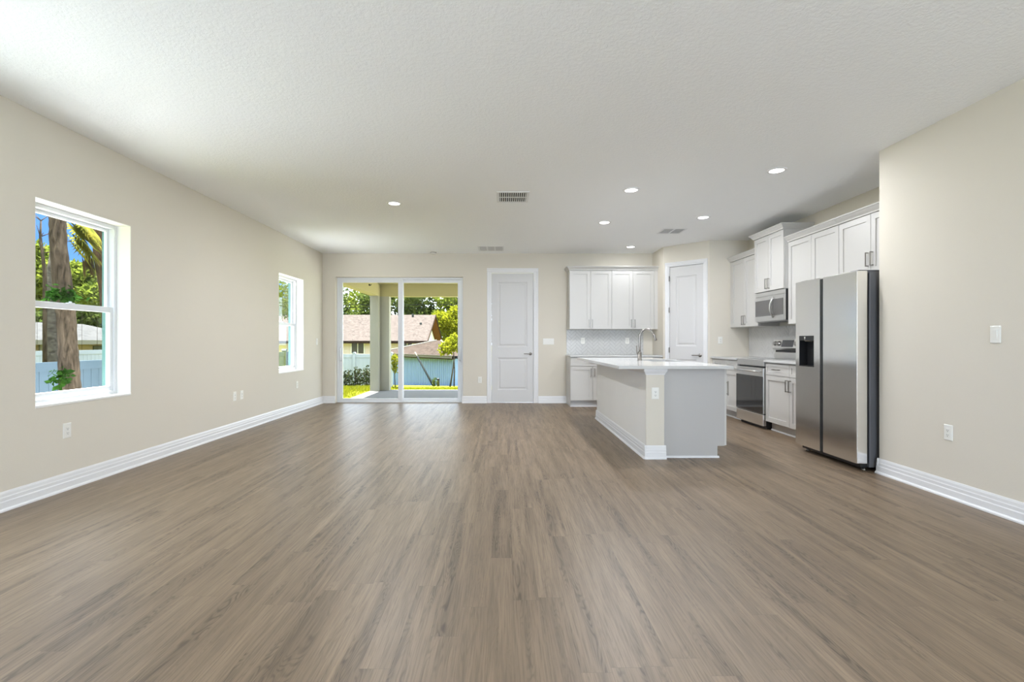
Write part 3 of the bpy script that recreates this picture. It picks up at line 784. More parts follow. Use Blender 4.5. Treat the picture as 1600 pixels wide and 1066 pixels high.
# sink
t = thing('kitchen_sink', 'stainless undermount sink set in the island countertop', 'sink', ((SKX0+SKX1)/2, (SKY0+SKY1)/2, CT-0.031))
sx, sy = (SKX1-SKX0)/2+0.004, (SKY1-SKY0)/2+0.004
mb = MB()
lv = [(sx, sy, 0), (sx-0.006, sy-0.006, -0.13), (sx-0.03, sy-0.03, -0.155)]
rg = [[(-a, -b, z), (a, -b, z), (a, b, z), (-a, b, z)] for a, b, z in lv]
for a, b in zip(rg, rg[1:]):
    for k in range(4): mb.face([a[k], a[(k+1) % 4], b[(k+1) % 4], b[k]])
mb.face(rg[-1])
P('basin', mb, 'steel_light', t); P('drain', MB().lathe([(0, 0.002), (0.04, 0.002), (0.044, 0.0)], (0, 0, -0.154), 'z', 20), 'nickel', t)
# faucet
FX, FY = 1.743, 6.33
t = thing('kitchen_faucet', 'brushed nickel gooseneck faucet on the island beside the sink', 'faucet', (FX, FY, CT))
P('base', MB().lathe([(0, 0), (0.029, 0), (0.029, 0.006), (0.025, 0.010), (0.025, 0.105), (0.022, 0.112), (0, 0.112)], (0, 0, 0), 'z', 24), 'dark_nickel', t)
pts = [(0, 0, 0.10), (0, 0, 0.20), (0, 0, 0.295)]
for k in range(1, 13):
    a = PI - k*(PI*0.90)/12; pts.append((0.092+0.092*math.cos(a), 0, 0.295+0.105*math.sin(a)))
P('spout', MB().tube(pts, 0.0125, 14), 'dark_nickel', t)
e = Vector(pts[-1]); d = (e-Vector(pts[-2])).normalized()
P('spray_head', MB().tube([e-d*0.005, e+d*0.01, e+d*0.075, e+d*0.08], [0.0125, 0.0155, 0.0165, 0.014], 14), 'dark_nickel', t)
P('lever', MB().tube([(-0.022, 0, 0.085), (-0.036, 0, 0.092), (-0.038, 0, 0.10), (-0.038, -0.002, 0.19)], [0.009, 0.009, 0.008, 0.007], 10), 'dark_nickel', t)

# ------------------------------------------------------------------ refrigerator
def fridge():
    t = thing('refrigerator', 'stainless side-by-side refrigerator with ice and water dispenser', 'refrigerator', (XK-0.03, 4.900, 0), RZK)
    w = 0.925; yb = 0.0; yf = -(XK-0.03-3.165); th = 0.098; yc = yf+th+0.018
    top = 1.785
    P('case', MB().box(-w/2+0.004, w/2-0.004, yc, yb, 0.035, top), 'dark_gray', t, 0.004)
    P('gasket', MB().box(-w/2+0.014, w/2-0.014, yf+th, yc, 0.075, top-0.01), 'black', t)
    P('kick_grille', MB().box(-w/2+0.03, w/2-0.03, yf+0.055, yc+0.05, 0.028, 0.070), 'black', t)
    z0, z1 = 0.068, 1.80
    xg0, xg1 = -w/2+0.407, -w/2+0.452
    # freezer door with dispenser hole
    hx0, hx1, hz0, hz1 = -w/2+0.062, -w/2+0.312, 0.905, 1.225
    mb = MB()
    for q in ((-w/2, hx0, z0, z1), (hx1, xg0, z0, z1), (hx0, hx1, z0, hz0), (hx0, hx1, hz1, z1)):
        mb.box(q[0], q[1], yf, yf+th, q[2], q[3])
    bm_f = P('freezer_door', mb, 'steel', t)
    mb = MB(); dpt = 0.085
    mb.box(hx0, hx0+0.004, yf+0.001, yf+dpt, hz0, hz1); mb.box(hx1-0.004, hx1, yf+0.001, yf+dpt, hz0, hz1)
    mb.box(hx0, hx1, yf+dpt-0.004, yf+dpt, hz0, hz1); mb.box(hx0, hx1, yf+0.001, yf+dpt, hz1-0.05, hz1); mb.box(hx0, hx1, yf-0.002, yf+dpt, hz0, hz0+0.008)
    dp = P('dispenser', mb, 'black', bm_f)
    P('spout', MB().lathe([(0, -0.05), (0.030, -0.05), (0.044, -0.035), (0.046, 0.0), (0, 0.0)], (hx0+0.095, yf+0.045, hz1-0.012), 'z', 20), 'steel_light', bm_f)
    P('side_reflection_strip', MB().box(hx0+0.165, hx0+0.20, yf+0.060, yf+0.075, hz0+0.012, hz1-0.062), 'steel_light', bm_f, 0.003)  # light strip modelled for the reflection on the recess side wall
    dr = P('refrigerator_door', MB().box(xg1, w/2, yf, yf+th, z0, z1), 'steel', t, 0.006, 3)
    gp = MB().box(xg0+0.001, xg1-0.001, yf+0.045, yf+th, z0+0.01, z1-0.005)
    P('handle_recess', gp, 'black', t)
    # hinge covers on top and levelling feet
    for s in (-1, 1):
        P('hinge_cover', MB().box(s*(w/2-0.085)-0.055, s*(w/2-0.085)+0.055, yf+0.035, yc+0.12, top+0.0005, top+0.026), 'dark_gray', t, 0.005)
        P('foot', MB().lathe([(0, 0), (0.020, 0), (0.020, 0.012), (0.010, 0.016), (0.010, 0.04), (0, 0.04)], (s*(w/2-0.05), yf+0.10, 0.0), 'z', 14), 'nickel', t)
    for s in (-1, 1): P('foot', MB().lathe([(0, 0), (0.020, 0), (0.020, 0.012), (0.010, 0.016), (0.010, 0.04), (0, 0.04)], (s*(w/2-0.05), -0.08, 0.0), 'z', 14), 'nickel', t)
fridge()

# ------------------------------------------------------------------ range
def range_():
    w = YRG1-YRG0-0.008
    t = thing('electric_range', 'stainless electric range with black glass oven door', 'range', (XK-0.012, (YRG0+YRG1)/2, 0), RZK)
    yf = -0.618; x0, x1 = -w/2, w/2
    P('case', MB().box(x0+0.003, x1-0.003, yf+0.03, -0.02, 0.03, 0.905), 'black', t, 0.003)
    P('cooktop', MB().box(x0, x1, yf+0.02, -0.06, 0.905, 0.921), 'black_glass', t, 0.003)
    P('front_rail', MB().box(x0, x1, yf-0.002, yf+0.035, 0.835, 0.922), 'steel_light', t, 0.006, 3)
    d = P('oven_door', MB().box(x0+0.002, x1-0.002, yf-0.012, yf+0.03, 0.205, 0.812), 'steel_light', t, 0.004)
    P('oven_window', MB().box(x0+0.004, x1-0.004, yf-0.016, yf-0.011, 0.210, 0.700), 'black_glass', d, 0.002)
    hm = MB(); zc = 0.765
    hm.tube([(x0+0.035, yf-0.055, zc), (x1-0.035, yf-0.055, zc)], 0.013, 12)
    for s in (x0+0.06, x1-0.06): hm.tube([(s, yf-0.010, zc), (s, yf-0.055, zc)], 0.010, 10)
    P('handle', hm, 'steel_light', d)
    P('storage_drawer', MB().box(x0+0.002, x1-0.002, yf-0.012, yf+0.03, 0.045, 0.195), 'steel', t, 0.004)
    P('drawer_groove', MB().box(x0+0.002, x1-0.002, yf+0.0, yf+0.03, 0.195, 0.205), 'black', t)
    P('plinth', MB().box(x0+0.02, x1-0.02, yf+0.05, -0.05, 0.0, 0.035), 'black', t)
    # backguard: lower steel apron, black vent slot, tilted control panel
    P('backguard_apron', MB().box(x0+0.01, x1-0.01, -0.075, -0.02, 0.921, 1.012), 'steel_light', t, 0.002)
    P('vent_slot', MB().box(x0+0.014, x1-0.014, -0.058, -0.02, 1.012, 1.058), 'black', t)
    pr = [(-0.020, 1.045), (-0.085, 1.045), (-0.105, 1.075), (-0.075, 1.200), (-0.020, 1.205)]
    cp = P('control_panel', MB().prism(pr, lambda u, v, a: (x0 + a*w, u, v), 0, 1), 'steel_light', t, 0.004)
    q = lambda x, k, o: tuple(Vector((x, -0.105+0.030*k, 1.075+0.125*k)) + Vector((0, -0.972, 0.233))*o)
    ds = MB()
    ds.face([q(x0+0.235, 0.12, 0.0015), q(x1-0.235, 0.12, 0.0015), q(x1-0.235, 0.90, 0.0015), q(x0+0.235, 0.90, 0.0015)])
    ds.face([q(x1-0.235, 0.12, -0.002), q(x0+0.235, 0.12, -0.002), q(x0+0.235, 0.90, -0.002), q(x1-0.235, 0.90, -0.002)])
    P('display', ds, 'black_glass', cp)
    for kx in (x0+0.07, x0+0.165, x1-0.165, x1-0.07):
        P('knob', MB().tube([q(kx, 0.5, -0.002), q(kx, 0.5, 0.010), q(kx, 0.5, 0.012), q(kx, 0.5, 0.032)], [0.034, 0.034, 0.026, 0.023], 20), 'nickel', cp)
    for bx, by, br in ((-0.18, -0.45, 0.11), (0.18, -0.45, 0.085), (-0.18, -0.20, 0.075), (0.18, -0.20, 0.10)):
        P('burner_ring', MB().lathe([(br-0.003, 0.0), (br-0.003, 0.0006), (br, 0.0006), (br, 0.0)], (bx, by, 0.9208), 'z', 36), 'dark_gray', t)
range_()

# ------------------------------------------------------------------ microwave
def microwave():
    w = YRG1-YRG0-0.006; x0, x1 = -w/2, w/2; z0, z1 = 1.452, 1.868; yf = -0.365
    t = thing('microwave', 'stainless over-the-range microwave under the raised cabinet', 'microwave', (XK, (YRG0+YRG1)/2, 0), RZK)
    P('case', MB().box(x0+0.002, x1-0.002, yf+0.022, 0, z0, z1), 'black', t, 0.003)
    P('bottom_plate', MB().box(x0+0.02, x1-0.02, yf+0.04, -0.03, z0-0.006, z0), 'steel_light', t)
    P('vent_band', MB().box(x0, x1, yf+0.002, yf+0.022, z1-0.062, z1), 'steel_light', t, 0.003)
    d = P('door', MB().box(x0, x1, yf, yf+0.022, z0+0.002, z1-0.064), 'steel_light', t, 0.003)
    P('glass', MB().box(x0+0.012, x0+0.61*w+0.02, yf-0.003, yf+0.002, z0+0.075, z1-0.118), 'mw_glass', d, 0.002)
    P('control_strip', MB().box(x0+0.61*w+0.025, x1-0.025, yf-0.003, yf+0.002, z0+0.075, z1-0.118), 'mw_glass', d, 0.002)
    hx = x0+0.655*w; pts = []
    for k in range(13):
        a = k/12; pts.append((hx, yf-0.004-0.048*math.sin(PI*a), z0+0.045+(z1-z0-0.135)*a))
    P('handle', MB().tube(pts, 0.011, 12), 'steel_light', d)
    P('filter', MB().box(x0+0.08, x1-0.08, yf+0.09, -0.08, z0-0.009, z0-0.006), 'dark_gray', t)
microwave()

# ------------------------------------------------------------------ wall plates
def plate(name, label, cat, loc, rz, kind, gang=1, group=None):
    """front faces local -y"""
    t = thing(name, label, cat, loc, rz, group)
    w = 0.072 + 0.046*(gang-1); h = 0.117
    P('plate', MB().rings(-w/2, w/2, -h/2, h/2, [(0, 0), (0, -0.003), (0.004, -0.006)]), 'plate', t)
    for g in range(gang):
        cx = (g-(gang-1)/2)*0.046
        if kind == 'outlet':
            P('receptacle', MB().box(cx-0.0165, cx+0.0165, -0.0085, -0.006, -0.033, 0.033), 'plate', t, 0.002)
            sl = MB()
            for zc in (-0.017, 0.017):
                sl.box(cx-0.0075, cx-0.0050, -0.0090, -0.008, zc-0.005, zc+0.005); sl.box(cx+0.0050, cx+0.0075, -0.0090, -0.008, zc-0.004, zc+0.004)
                sl.lathe([(0, -0.0004), (0.003, -0.0004), (0.003, 0.001)], (cx, -0.0086, zc-0.010), 'y', 10)
            P('slots', sl, 'plate_dark', t)
        else:
            P('rocker', MB().prism([(-0.006, -0.033), (-0.0075, -0.033), (-0.0125, 0.033), (-0.006, 0.033)], lambda u, v, a: (cx-0.0165+a*0.033, u, v), 0, 1), 'plate', t, 0.001)
    return t
LW, RW = PI/2, -PI/2      # facing +x / facing -x
plate('power_outlet', 'white outlet on the left wall under the near window', 'outlet', (XL, 3.90, 0.463), LW, 'outlet', 1, 'wall outlets')
plate('power_outlet', 'left one of the twin plates on the left wall between the windows', 'outlet', (XL, 6.337, 0.466), LW, 'outlet', 1, 'wall outlets')
plate('power_outlet', 'right one of the twin plates on the left wall between the windows', 'outlet', (XL, 6.507, 0.466), LW, 'outlet', 1, 'wall outlets')
plate('power_outlet', 'small white outlet on the left wall under the far window', 'outlet', (XL, 8.256, 0.45), LW, 'outlet', 1, 'wall outlets')
plate('power_outlet', 'white outlet on the back wall between patio door and panel door', 'outlet', (-0.44, YB, 0.44), 0, 'outlet', 1, 'wall outlets')
plate('power_outlet', 'white outlet low on the right wall above the baseboard', 'outlet', (XR, 3.70, 0.484), RW, 'outlet', 1, 'wall outlets')
plate('power_outlet', 'white outlet on the beige island end post', 'outlet', (1.512, IY0, 0.650), 0, 'outlet', 1, 'wall outlets')
plate('power_outlet', 'white outlet in the tile backsplash, left one under the back wall cabinets', 'outlet', (1.517, YB-0.0085, 1.185), 0, 'outlet', 1, 'wall outlets')
plate('power_outlet', 'white outlet in the tile backsplash, right one under the back wall cabinets', 'outlet', (2.36, YB-0.0085, 1.185), 0, 'outlet', 1, 'wall outlets')
plate('light_switch', 'white switch on the left wall by the back corner', 'light switch', (XL, 9.135, 1.167), LW, 'switch', 1, 'light switches')
plate('light_switch', 'four-gang white switch plate right of the panel door', 'light switch', (0.864, YB, 1.17), 0, 'switch', 4, 'light switches')
plate('light_switch', 'white switch high on the right wall above the outlet', 'light switch', (XR, 3.346, 1.21), RW, 'switch', 1, 'light switches')
plate('power_outlet', 'beige-lit plate on the kitchen wall beside the pantry door', 'outlet', (3.60, YP, 1.19), 0, 'outlet', 1, 'wall outlets')

# ------------------------------------------------------------------ ceiling fixtures
def downlight(label, x, y, power=9):
    t = thing('recessed_light', label, 'ceiling light', (x, y, H), 0, 'recessed ceiling lights')
    P('trim_ring', MB().lathe([(0.066, 0.0), (0.068, -0.008), (0.088, -0.006), (0.094, -0.001), (0.094, 0.0)], (0, 0, 0), 'z', 40), 'trim', t)
    P('lens', MB().lathe([(0, -0.0065), (0.067, -0.0065), (0.067, -0.001)], (0, 0, 0), 'z', 40), 'lens', t)
    d = bpy.data.lights.new('recessed_light_glow', 'AREA'); d.shape = 'DISK'; d.size = 0.13; d.energy = power; d.color = (0.96, 0.985, 1.03)
    o = bpy.data.objects.new('recessed_light_glow', d); COL.objects.link(o); o.parent = t; o.location = (0, 0, -0.012)
    return t
for lab, x, y in (('round recessed light alone at left, in front of the patio door', -1.32, 6.016),
                  ('round recessed light in the middle, right of the big vent', 1.419, 5.49),
                  ('round recessed light nearest the camera, above the island right side', 2.682, 4.863),
                  ('round recessed light over the island far half, in the left row', 1.427, 6.98),
                  ('round recessed light nearest the raised microwave cabinet', 2.70, 6.69),
                  ('farthest small recessed light, near the back wall cabinets', 2.254, 8.76)):
    downlight(lab, x, y, 3.6 if y > 8 else (26 if x < 0 else (20 if x < 2 else 12)))
# more of the same lights behind the camera
for x, y in ((-1.6, 0.2), (1.4, 0.2), (-1.6, -2.0), (1.4, -2.0)):
    downlight('recessed light behind the camera', x, y, 4)

def vent(label, x, y, w, l, rows, fins, mat_fin='trim'):
    t = thing('ceiling_vent', label, 'ceiling vent', (x, y, H), 0, 'ceiling vents')
    b = 0.030; mb = MB()
    mb.box(-w/2, -w/2+b, -l/2, l/2, -0.007, 0); mb.box(w/2-b, w/2, -l/2, l/2, -0.007, 0)
    mb.box(-w/2+b, w/2-b, -l/2, -l/2+b, -0.007, 0); mb.box(-w/2+b, w/2-b, l/2-b, l/2, -0.007, 0)
    P('frame', mb, 'trim', t, 0.002)
    P('backing', MB().box(-w/2+b, w/2-b, -l/2+b, l/2-b, -0.0012, 0), 'dark_vent', t)
    fm = MB(); L = l-2*b; W_ = w-2*b
    for r in range(1, rows): fm.box(-w/2+b, w/2-b, -l/2+b+L*r/rows-0.008, -l/2+b+L*r/rows+0.008, -0.007, -0.001)
    P('divider', fm, 'trim', t) if rows > 1 else None
    for i in range(fins):
        xc = -w/2+b+W_*(i+0.5)/fins
        P('fin', MB().prism([(xc-0.004, -0.0015), (xc-0.002, -0.0015), (xc+0.006, -0.0085), (xc+0.003, -0.0085)], lambda u, v, a: (u, -l/2+b+a*L, v), 0, 1), mat_fin, t)
    return t
vent('square white supply vent in the ceiling centre, with two slot rows', 0.113, 5.76, 0.37, 0.42, 2, 13)
def grille(label, x, y, w, l, panels, wd):
    t = thing('ceiling_vent', label, 'ceiling vent', (x, y, H), 0, 'ceiling vents')
    b = 0.025; mb = MB()
    mb.box(-w/2, -w/2+b, -l/2, l/2, -0.006, 0); mb.box(w/2-b, w/2, -l/2, l/2, -0.006, 0)
    mb.box(-w/2+b, w/2-b, -l/2, -l/2+b, -0.006, 0); mb.box(-w/2+b, w/2-b, l/2-b, l/2, -0.006, 0)
    W_ = w-2*b
    for i in range(1, panels): mb.box(-w/2+b+W_*i/panels-0.012, -w/2+b+W_*i/panels+0.012, -l/2+b, l/2-b, -0.006, 0)
    P('frame', mb, 'trim', t, 0.002)
    P('backing', MB().box(-w/2+b, w/2-b, -l/2+b, l/2-b, -0.0012, 0), 'dark_vent', t)
    n = 12
    for i in range(n):
        yc = -l/2+b+(l-2*b)*(i+0.5)/n
        P('slat', MB().prism([(yc-wd/2, -0.0014), (yc+wd/2, -0.0026), (yc+wd/2, -0.0030), (yc-wd/2, -0.0018)], lambda u, v, a: (-w/2+b+a*W_, u, v), 0, 1), 'trim', t)
    return t
grille('white return grille near the back wall, in three panels', -0.215, 8.93, 0.46, 0.42, 3, 0.016)
grille('grey two-panel ceiling grille above the pantry corner', 2.56, 7.53, 0.36, 0.34, 2, 0.005)
t = thing('smoke_detector', 'small round white smoke detector close to the back wall', 'smoke detector', (-1.30, 9.25, H), 0)
P('mount', MB().lathe([(0, 0), (0.068, 0), (0.068, -0.010), (0, -0.010)], (0, 0, 0), 'z', 28), 'plate', t)
P('body', MB().lathe([(0.058, -0.010), (0.060, -0.028), (0.050, -0.040), (0, -0.042)], (0, 0, 0), 'z', 28), 'plate', t)
P('vent_ring', MB().lathe([(0.0605, -0.014), (0.0615, -0.018), (0.0605, -0.022)], (0, 0, 0), 'z', 28), 'plate_dark', t)

# ------------------------------------------------------------------ outside: patio
PZF = -0.105
struct('bounce_deck', MB().box(0.30, 5.0, 13.17, 17.5, -0.45, -0.12).box(2.21, 5.0, YB+0.22, 13.17, -0.45, -0.12), 'bounce_white', 'added white deck beside the patio, bouncing sun indoors', 'deck')  # unseen deck added to bounce sun through the patio door
struct('patio_slab', MB().box(-3.44, 2.2, YB+0.22, 13.16, -0.35, PZF), 'concrete', 'grey concrete patio slab outside the sliding door', 'patio floor')
struct('patio_ceiling', MB().box(-3.45, 0.2, YB+0.22, 13.16, 2.67, 2.9), 'stucco', 'cream ceiling of the covered patio, yellow lawn bounce in its colour', 'patio ceiling')
struct('patio_beam_side', MB().box(-3.42, -3.21, YB+0.22, 13.16, 2.35, 2.67), 'stucco', 'cream side beam of the covered patio, yellow lawn bounce in its colour', 'patio beam')
struct('patio_beam_rear', MB().box(-3.21, 0.2, 12.95, 13.16, 2.35, 2.67), 'stucco', 'cream rear beam of the covered patio, yellow lawn bounce in its colour', 'patio beam')
pc = MB().prism([(-3.42, 12.75), (-3.21, 12.75), (-3.21, 12.95), (-2.975, 12.95), (-2.975, 13.16), (-3.42, 13.16)], lambda u, v, a: (u, v, a), PZF, 2.35)
struct('patio_column', pc, 'stucco_pale', 'pale L-shaped stucco corner column of the patio', 'patio column')
t = thing('beam_hook', 'small dark hook on the side beam of the patio', 'hook', (-3.21, 11.9, 2.53), 0)
P('plate', MB().box(0, 0.012, -0.05, 0.05, -0.02, 0.02), 'metal_dark', t); P('prong', MB().tube([(0.01, 0, 0), (0.045, 0, -0.01), (0.05, 0, 0.02)], 0.007, 8), 'metal_dark', t)

# ground ----------------------------------------------------------
def gz(x, y):
    z = -0.15
    if y > 13.2: z -= 0.0772*(min(y, 31)-13.2)
    if x < -3.9 and y < 20: z -= 0.055*min(-x-3.9, 6)*max(0, min(1, (20-y)/8))
    return z
mb = MB(); xs = [-420, -120, -60, -45, -32, -24, -18, -14, -11, -9, -7.5, -6.2, -5.2, -4.4, -3.9, -3.44, -2.5, -1, 1, 4, 9, 16, 30, 200]
ys = [-12, -6, 0, 3, 5, 7, 8.5, 9.65, 11, 12.2, 13.16, 14, 15.2, 17, 19.5, 22, 25, 28, 31, 36, 45, 60, 90, 420]
b0 = len(mb.v)
for y in ys:
    for x in xs: mb.v.append((x, y, gz(x, y)))
nx = len(xs)
for j in range(len(ys)-1):
    for i in range(nx-1):
        cxm, cym = (xs[i]+xs[i+1])/2, (ys[j]+ys[j+1])/2
        if -3.44 < cxm < 4.5 and -4 < cym < 13.16: continue
        q = (j*nx+i, j*nx+i+1, (j+1)*nx+i+1, (j+1)*nx+i); mb.f.append(q); mb.sm.append(True)
struct('ground_lawn', mb, 'lawn', 'sunny yellow-green lawn around the house', 'lawn')
struct('bounce_gravel_strip', MB().box(-6.9, XL-0.27, 3.7, 8.7, -0.30, -0.12), 'bounce_white', 'added white gravel strip under the left windows, bouncing sun indoors', 'ground')  # unseen strip added to bounce sun up through the left windows
gr = MB(); rg = random.Random(3)
def blade(x, y, h):
    z = gz(x, y)-0.01; a = rg.uniform(0, 2*PI); w = rg.uniform(0.006, 0.012)
    dx, dy = math.cos(a)*w, math.sin(a)*w; lx, ly = rg.gauss(0, h*0.35), rg.gauss(0, h*0.35)
    b = len(gr.v); gr.v += [(x-dx, y-dy, z), (x+dx, y+dy, z), (x+lx*0.4+dx*0.6, y+ly*0.4+dy*0.6, z+h*0.6), (x+lx, y+ly, z+h)]
    gr.f += [(b, b+1, b+2), (b, b+2, b+3)]; gr.sm += [False, False]
for _ in range(9000):
    x, y = rg.uniform(-6.2, -3.56), rg.uniform(10.3, 17.0)
    blade(x, y, rg.uniform(0.05, 0.14)*(1.4 if x < -3.9 else 0.7))
for _ in range(7000): blade(rg.uniform(-4.2, -0.9), rg.uniform(13.22, 17.5), rg.uniform(0.04, 0.10))
tag(P('grass', gr, 'grass'), 'bright yellow-green grass blades growing beside the patio slab', 'grass', kind='stuff')

# plants ------------------------------------------------------------
def tree(label, loc, blobs, n, leaf, mat_leaf, trunk, mat_bark, seed, name='tree', cat='tree', group=None, up=0.3, aspect=0.55):
    """blobs: (dx, dy, dz, rx, ry, rz) crown lumps; trunk: list of (points, radii)"""
    rnd = random.Random(seed)
    t = thing(name, label, cat, loc, 0, group)
    if trunk:
        mb = MB()
        for pts, rr in trunk: mb.tube(pts, rr, 10)
        P('trunk', mb, mat_bark, t)
    mb = MB(); vol = [b[3]*b[4]*b[5] for b in blobs]; tot = sum(vol)
    for bl, v in zip(blobs, vol):
        for _ in range(max(8, int(n*v/tot))):
            while True:
                p = Vector((rnd.uniform(-1, 1), rnd.uniform(-1, 1), rnd.uniform(-1, 1)))
                l = p.length
                if 0.05 < l < 1: break
            p *= (l**-0.35)
            k = 1+0.22*math.sin(5*p.x+seed)*math.cos(4*p.z+seed*2)
            mb.leaf((bl[0]+p.x*bl[3]*k, bl[1]+p.y*bl[4]*k, bl[2]+p.z*bl[5]*k), leaf, rnd, up, aspect)
    P('foliage', mb, mat_leaf, t)
    return t
def at(px, py, y):
    s = y/F_PX; return ((px-786)*s, y, CAM_H-(py-534.7)*s)

# shrubs in front of the white fence
for i, (px, y, h) in enumerate(((538, 15.6, 0.62), (548, 16.0, 0.66), (556, 15.8, 0.78), (563.5, 16.2, 0.80), (571, 15.9, 0.68), (577, 15.7, 0.70))):
    x = (px-786)*y/F_PX; z = gz(x, y); rnd = random.Random(40+i)
    t = thing('shrub', ('dark leafy shrub at the left edge of the patio door view', 'dark leafy shrub second from the left before the white fence', 'dark leafy shrub third from the left before the white fence',
               'tallest dark leafy shrub before the white fence', 'dark leafy shrub second from the patio column', 'dark leafy shrub partly behind the patio column')[i], 'shrub', (x, y, z), 0, 'shrubs before the white fence')
    stems = MB(); lv = MB()
    for k in range(5):
        a = rnd.uniform(0, 2*PI); sp = rnd.uniform(0.05, 0.16)
        hh = h*rnd.uniform(0.7, 1.08)
        pts = [(0.02*math.cos(a), 0.02*math.sin(a), 0), (sp*0.6*math.cos(a), sp*0.6*math.sin(a), hh*0.5), (sp*math.cos(a), sp*math.sin(a), hh)]
        stems.tube(pts, [0.010, 0.007, 0.004], 6)
        for q in range(44):
            f = rnd.random()**0.9; c = Vector(pts[0]).lerp(Vector(pts[2]), f)
            rr = 0.03+0.10*(1-f)
            lv.leaf(c+Vector((rnd.gauss(0, rr), rnd.gauss(0, rr), rnd.gauss(0, 0.04))), 0.075, rnd, 0.5)
    P('stem', stems, 'bark', t); P('foliage', lv, 'leaf_dark', t)

# white fence beyond the shrubs
def fence(label, p0, p1, top, nsec, mat, h=1.5, post=0.11, cat='fence', planks=True, group=None, caps=True):
    p0, p1 = Vector((*p0, 0)), Vector((*p1, 0)); L = (p1-p0).length; a = math.atan2((p1-p0).y, (p1-p0).x)
    t = thing('vinyl_fence', label, cat, (p0.x, p0.y, top-h), a, group); sec = L/nsec
    for i in range(nsec+1):
        x = i*sec; mb = MB().box(x-post/2, x+post/2, -post/2, post/2, -0.25, h+0.04)
        if caps: mb.prism([(-0.075, 0), (0.075, 0), (0.02, 0.05), (-0.02, 0.05)], lambda u, v, q: (x+u, -0.07+q*0.14, h+0.04+v), 0, 1)
        P('post', mb, mat, t)
    for i in range(nsec):
        x0, x1 = i*sec+post/2, (i+1)*sec-post/2
        mb = MB().box(x0, x1, -0.028, 0.028, h-0.14, h); mb.box(x0, x1, -0.028, 0.028, -0.2, -0.06)
        P('rail', mb, mat, t)
        mb = MB(); n = max(4, int((x1-x0)/0.15)); dx = (x1-x0)/n
        for k in range(n): mb.box(x0+k*dx+0.004, x0+(k+1)*dx-0.004, -0.011, 0.011, -0.06, h-0.14)
        mb.box(x0, x1, -0.006, 0.006, -0.06, h-0.14)
        P('panel', mb, mat, t)
    return t
fence('white vinyl fence behind the shrubs outside the patio door', (-9.2, 20.5), (-4.62, 20.5), 0.66, 3, 'fence_white', 1.45)
fence('long white vinyl fence with blue shade in its colour, close outside the near left window', (-7.0, 2.0), (-7.0, 18.2), 0.848, 7, 'fence_shade_blue', 1.3)
fence('white vinyl fence farther off behind the shade-blue fence and tree trunks', (-14.0, 6.0), (-14.0, 17.7), 0.89, 5, 'fence_white', 1.5)

# neighbour's house beyond the patio
t = thing('neighbor_house', 'peach house with pinkish shingle roof beyond the patio', 'house', (0, 0, 0))
HX0, HX1, HYF, HYB, HG = -20.0, -6.35, 38.0, 46.0, -1.6
ze, zr = 1.27, 3.35; ym = 42.0
P('wall', MB().box(HX0, HX1, HYF, HYB, HG, ze), 'house_wall', t)
P('gable', MB().prism([(HYF, ze-2.8), (HYB, ze-2.8), (HYB, ze), (ym, zr-0.15), (HYF, ze)], lambda u, v, a: (HX1+0.001+a*0.03, u, v), 0, 1), 'house_white', t)
ov = 0.6; ee = 0.30
zl = ze - ee*(zr-ze)/4.0
XE = -5.72
P('roof', MB().prism([(HYF-ee-0.3, zl+0.0), (ym, zr), (ym, zr+0.12), (HYF-ee-0.3, zl+0.14)], lambda u, v, a: (HX0-0.5 + a*(XE-HX0+0.5), u, v), 0, 1), 'shingle', t)
P('roof', MB().prism([(HYB+ee+0.3, zl+0.0), (ym, zr), (ym, zr+0.12), (HYB+ee+0.3, zl+0.14)], lambda u, v, a: (HX0-0.5 + a*(XE-HX0+0.5), u, v), 0, 1), 'shingle', t)
P('soffit', MB().prism([(HYB+ee+0.28, zl-0.03), (ym, zr-0.03), (ym, zr-0.005), (HYB+ee+0.28, zl-0.004)], lambda u, v, a: (HX1+0.04 + a*(XE-HX1-0.05), u, v), 0, 1), 'orange_wood', t, label='orange wooden underside of the roof overhang')
P('fascia', MB().box(HX0-0.5, XE, HYF-ee-0.36, HYF-ee-0.3, zl-0.06, zl+0.13), 'brown', t)
P('rake_board', MB().prism([(HYB+ee+0.3, zl-0.02), (ym, zr-0.02), (ym, zr+0.13), (HYB+ee+0.3, zl+0.15)], lambda u, v, a: (XE+a*0.05, u, v), 0, 1).prism([(HYF-ee-0.3, zl-0.02), (ym, zr-0.02), (ym, zr+0.13), (HYF-ee-0.3, zl+0.15)], lambda u, v, a: (XE+a*0.05, u, v), 0, 1), 'brown', t)
for (pa, pb, qa, qb) in ((549.8, 568.5, 535.5, 552.5), (629, 644, 535.5, 544), (489, 508, 535.5, 551)):
    (x0, _, z1), (x1, _, z0) = at(pa, qa, HYF), at(pb, qb, HYF)
    wf = MB(); wf.box(x0-0.1, x0, HYF-0.06, HYF, z0-0.1, z1); wf.box(x1, x1+0.1, HYF-0.06, HYF, z0-0.1, z1); wf.box(x0, x1, HYF-0.06, HYF, z0-0.12, z0); wf.box((x0+x1)/2-0.03, (x0+x1)/2+0.03, HYF-0.05, HYF, z0, z1)
    f = P('window', wf, 'house_white', t); P('pane', MB().box(x0, x1, HYF-0.03, HYF-0.01, z0, z1), 'dark_win', f)
for (px, py, y) in ((645, 497, 41.6), (657.5, 511, 40.2)):
    x, _, z = at(px, py, y); P('vent_pipe', MB().tube([(x, y, z-0.4), (x, y, z+0.35)], 0.09, 10), 'metal_dark', t)

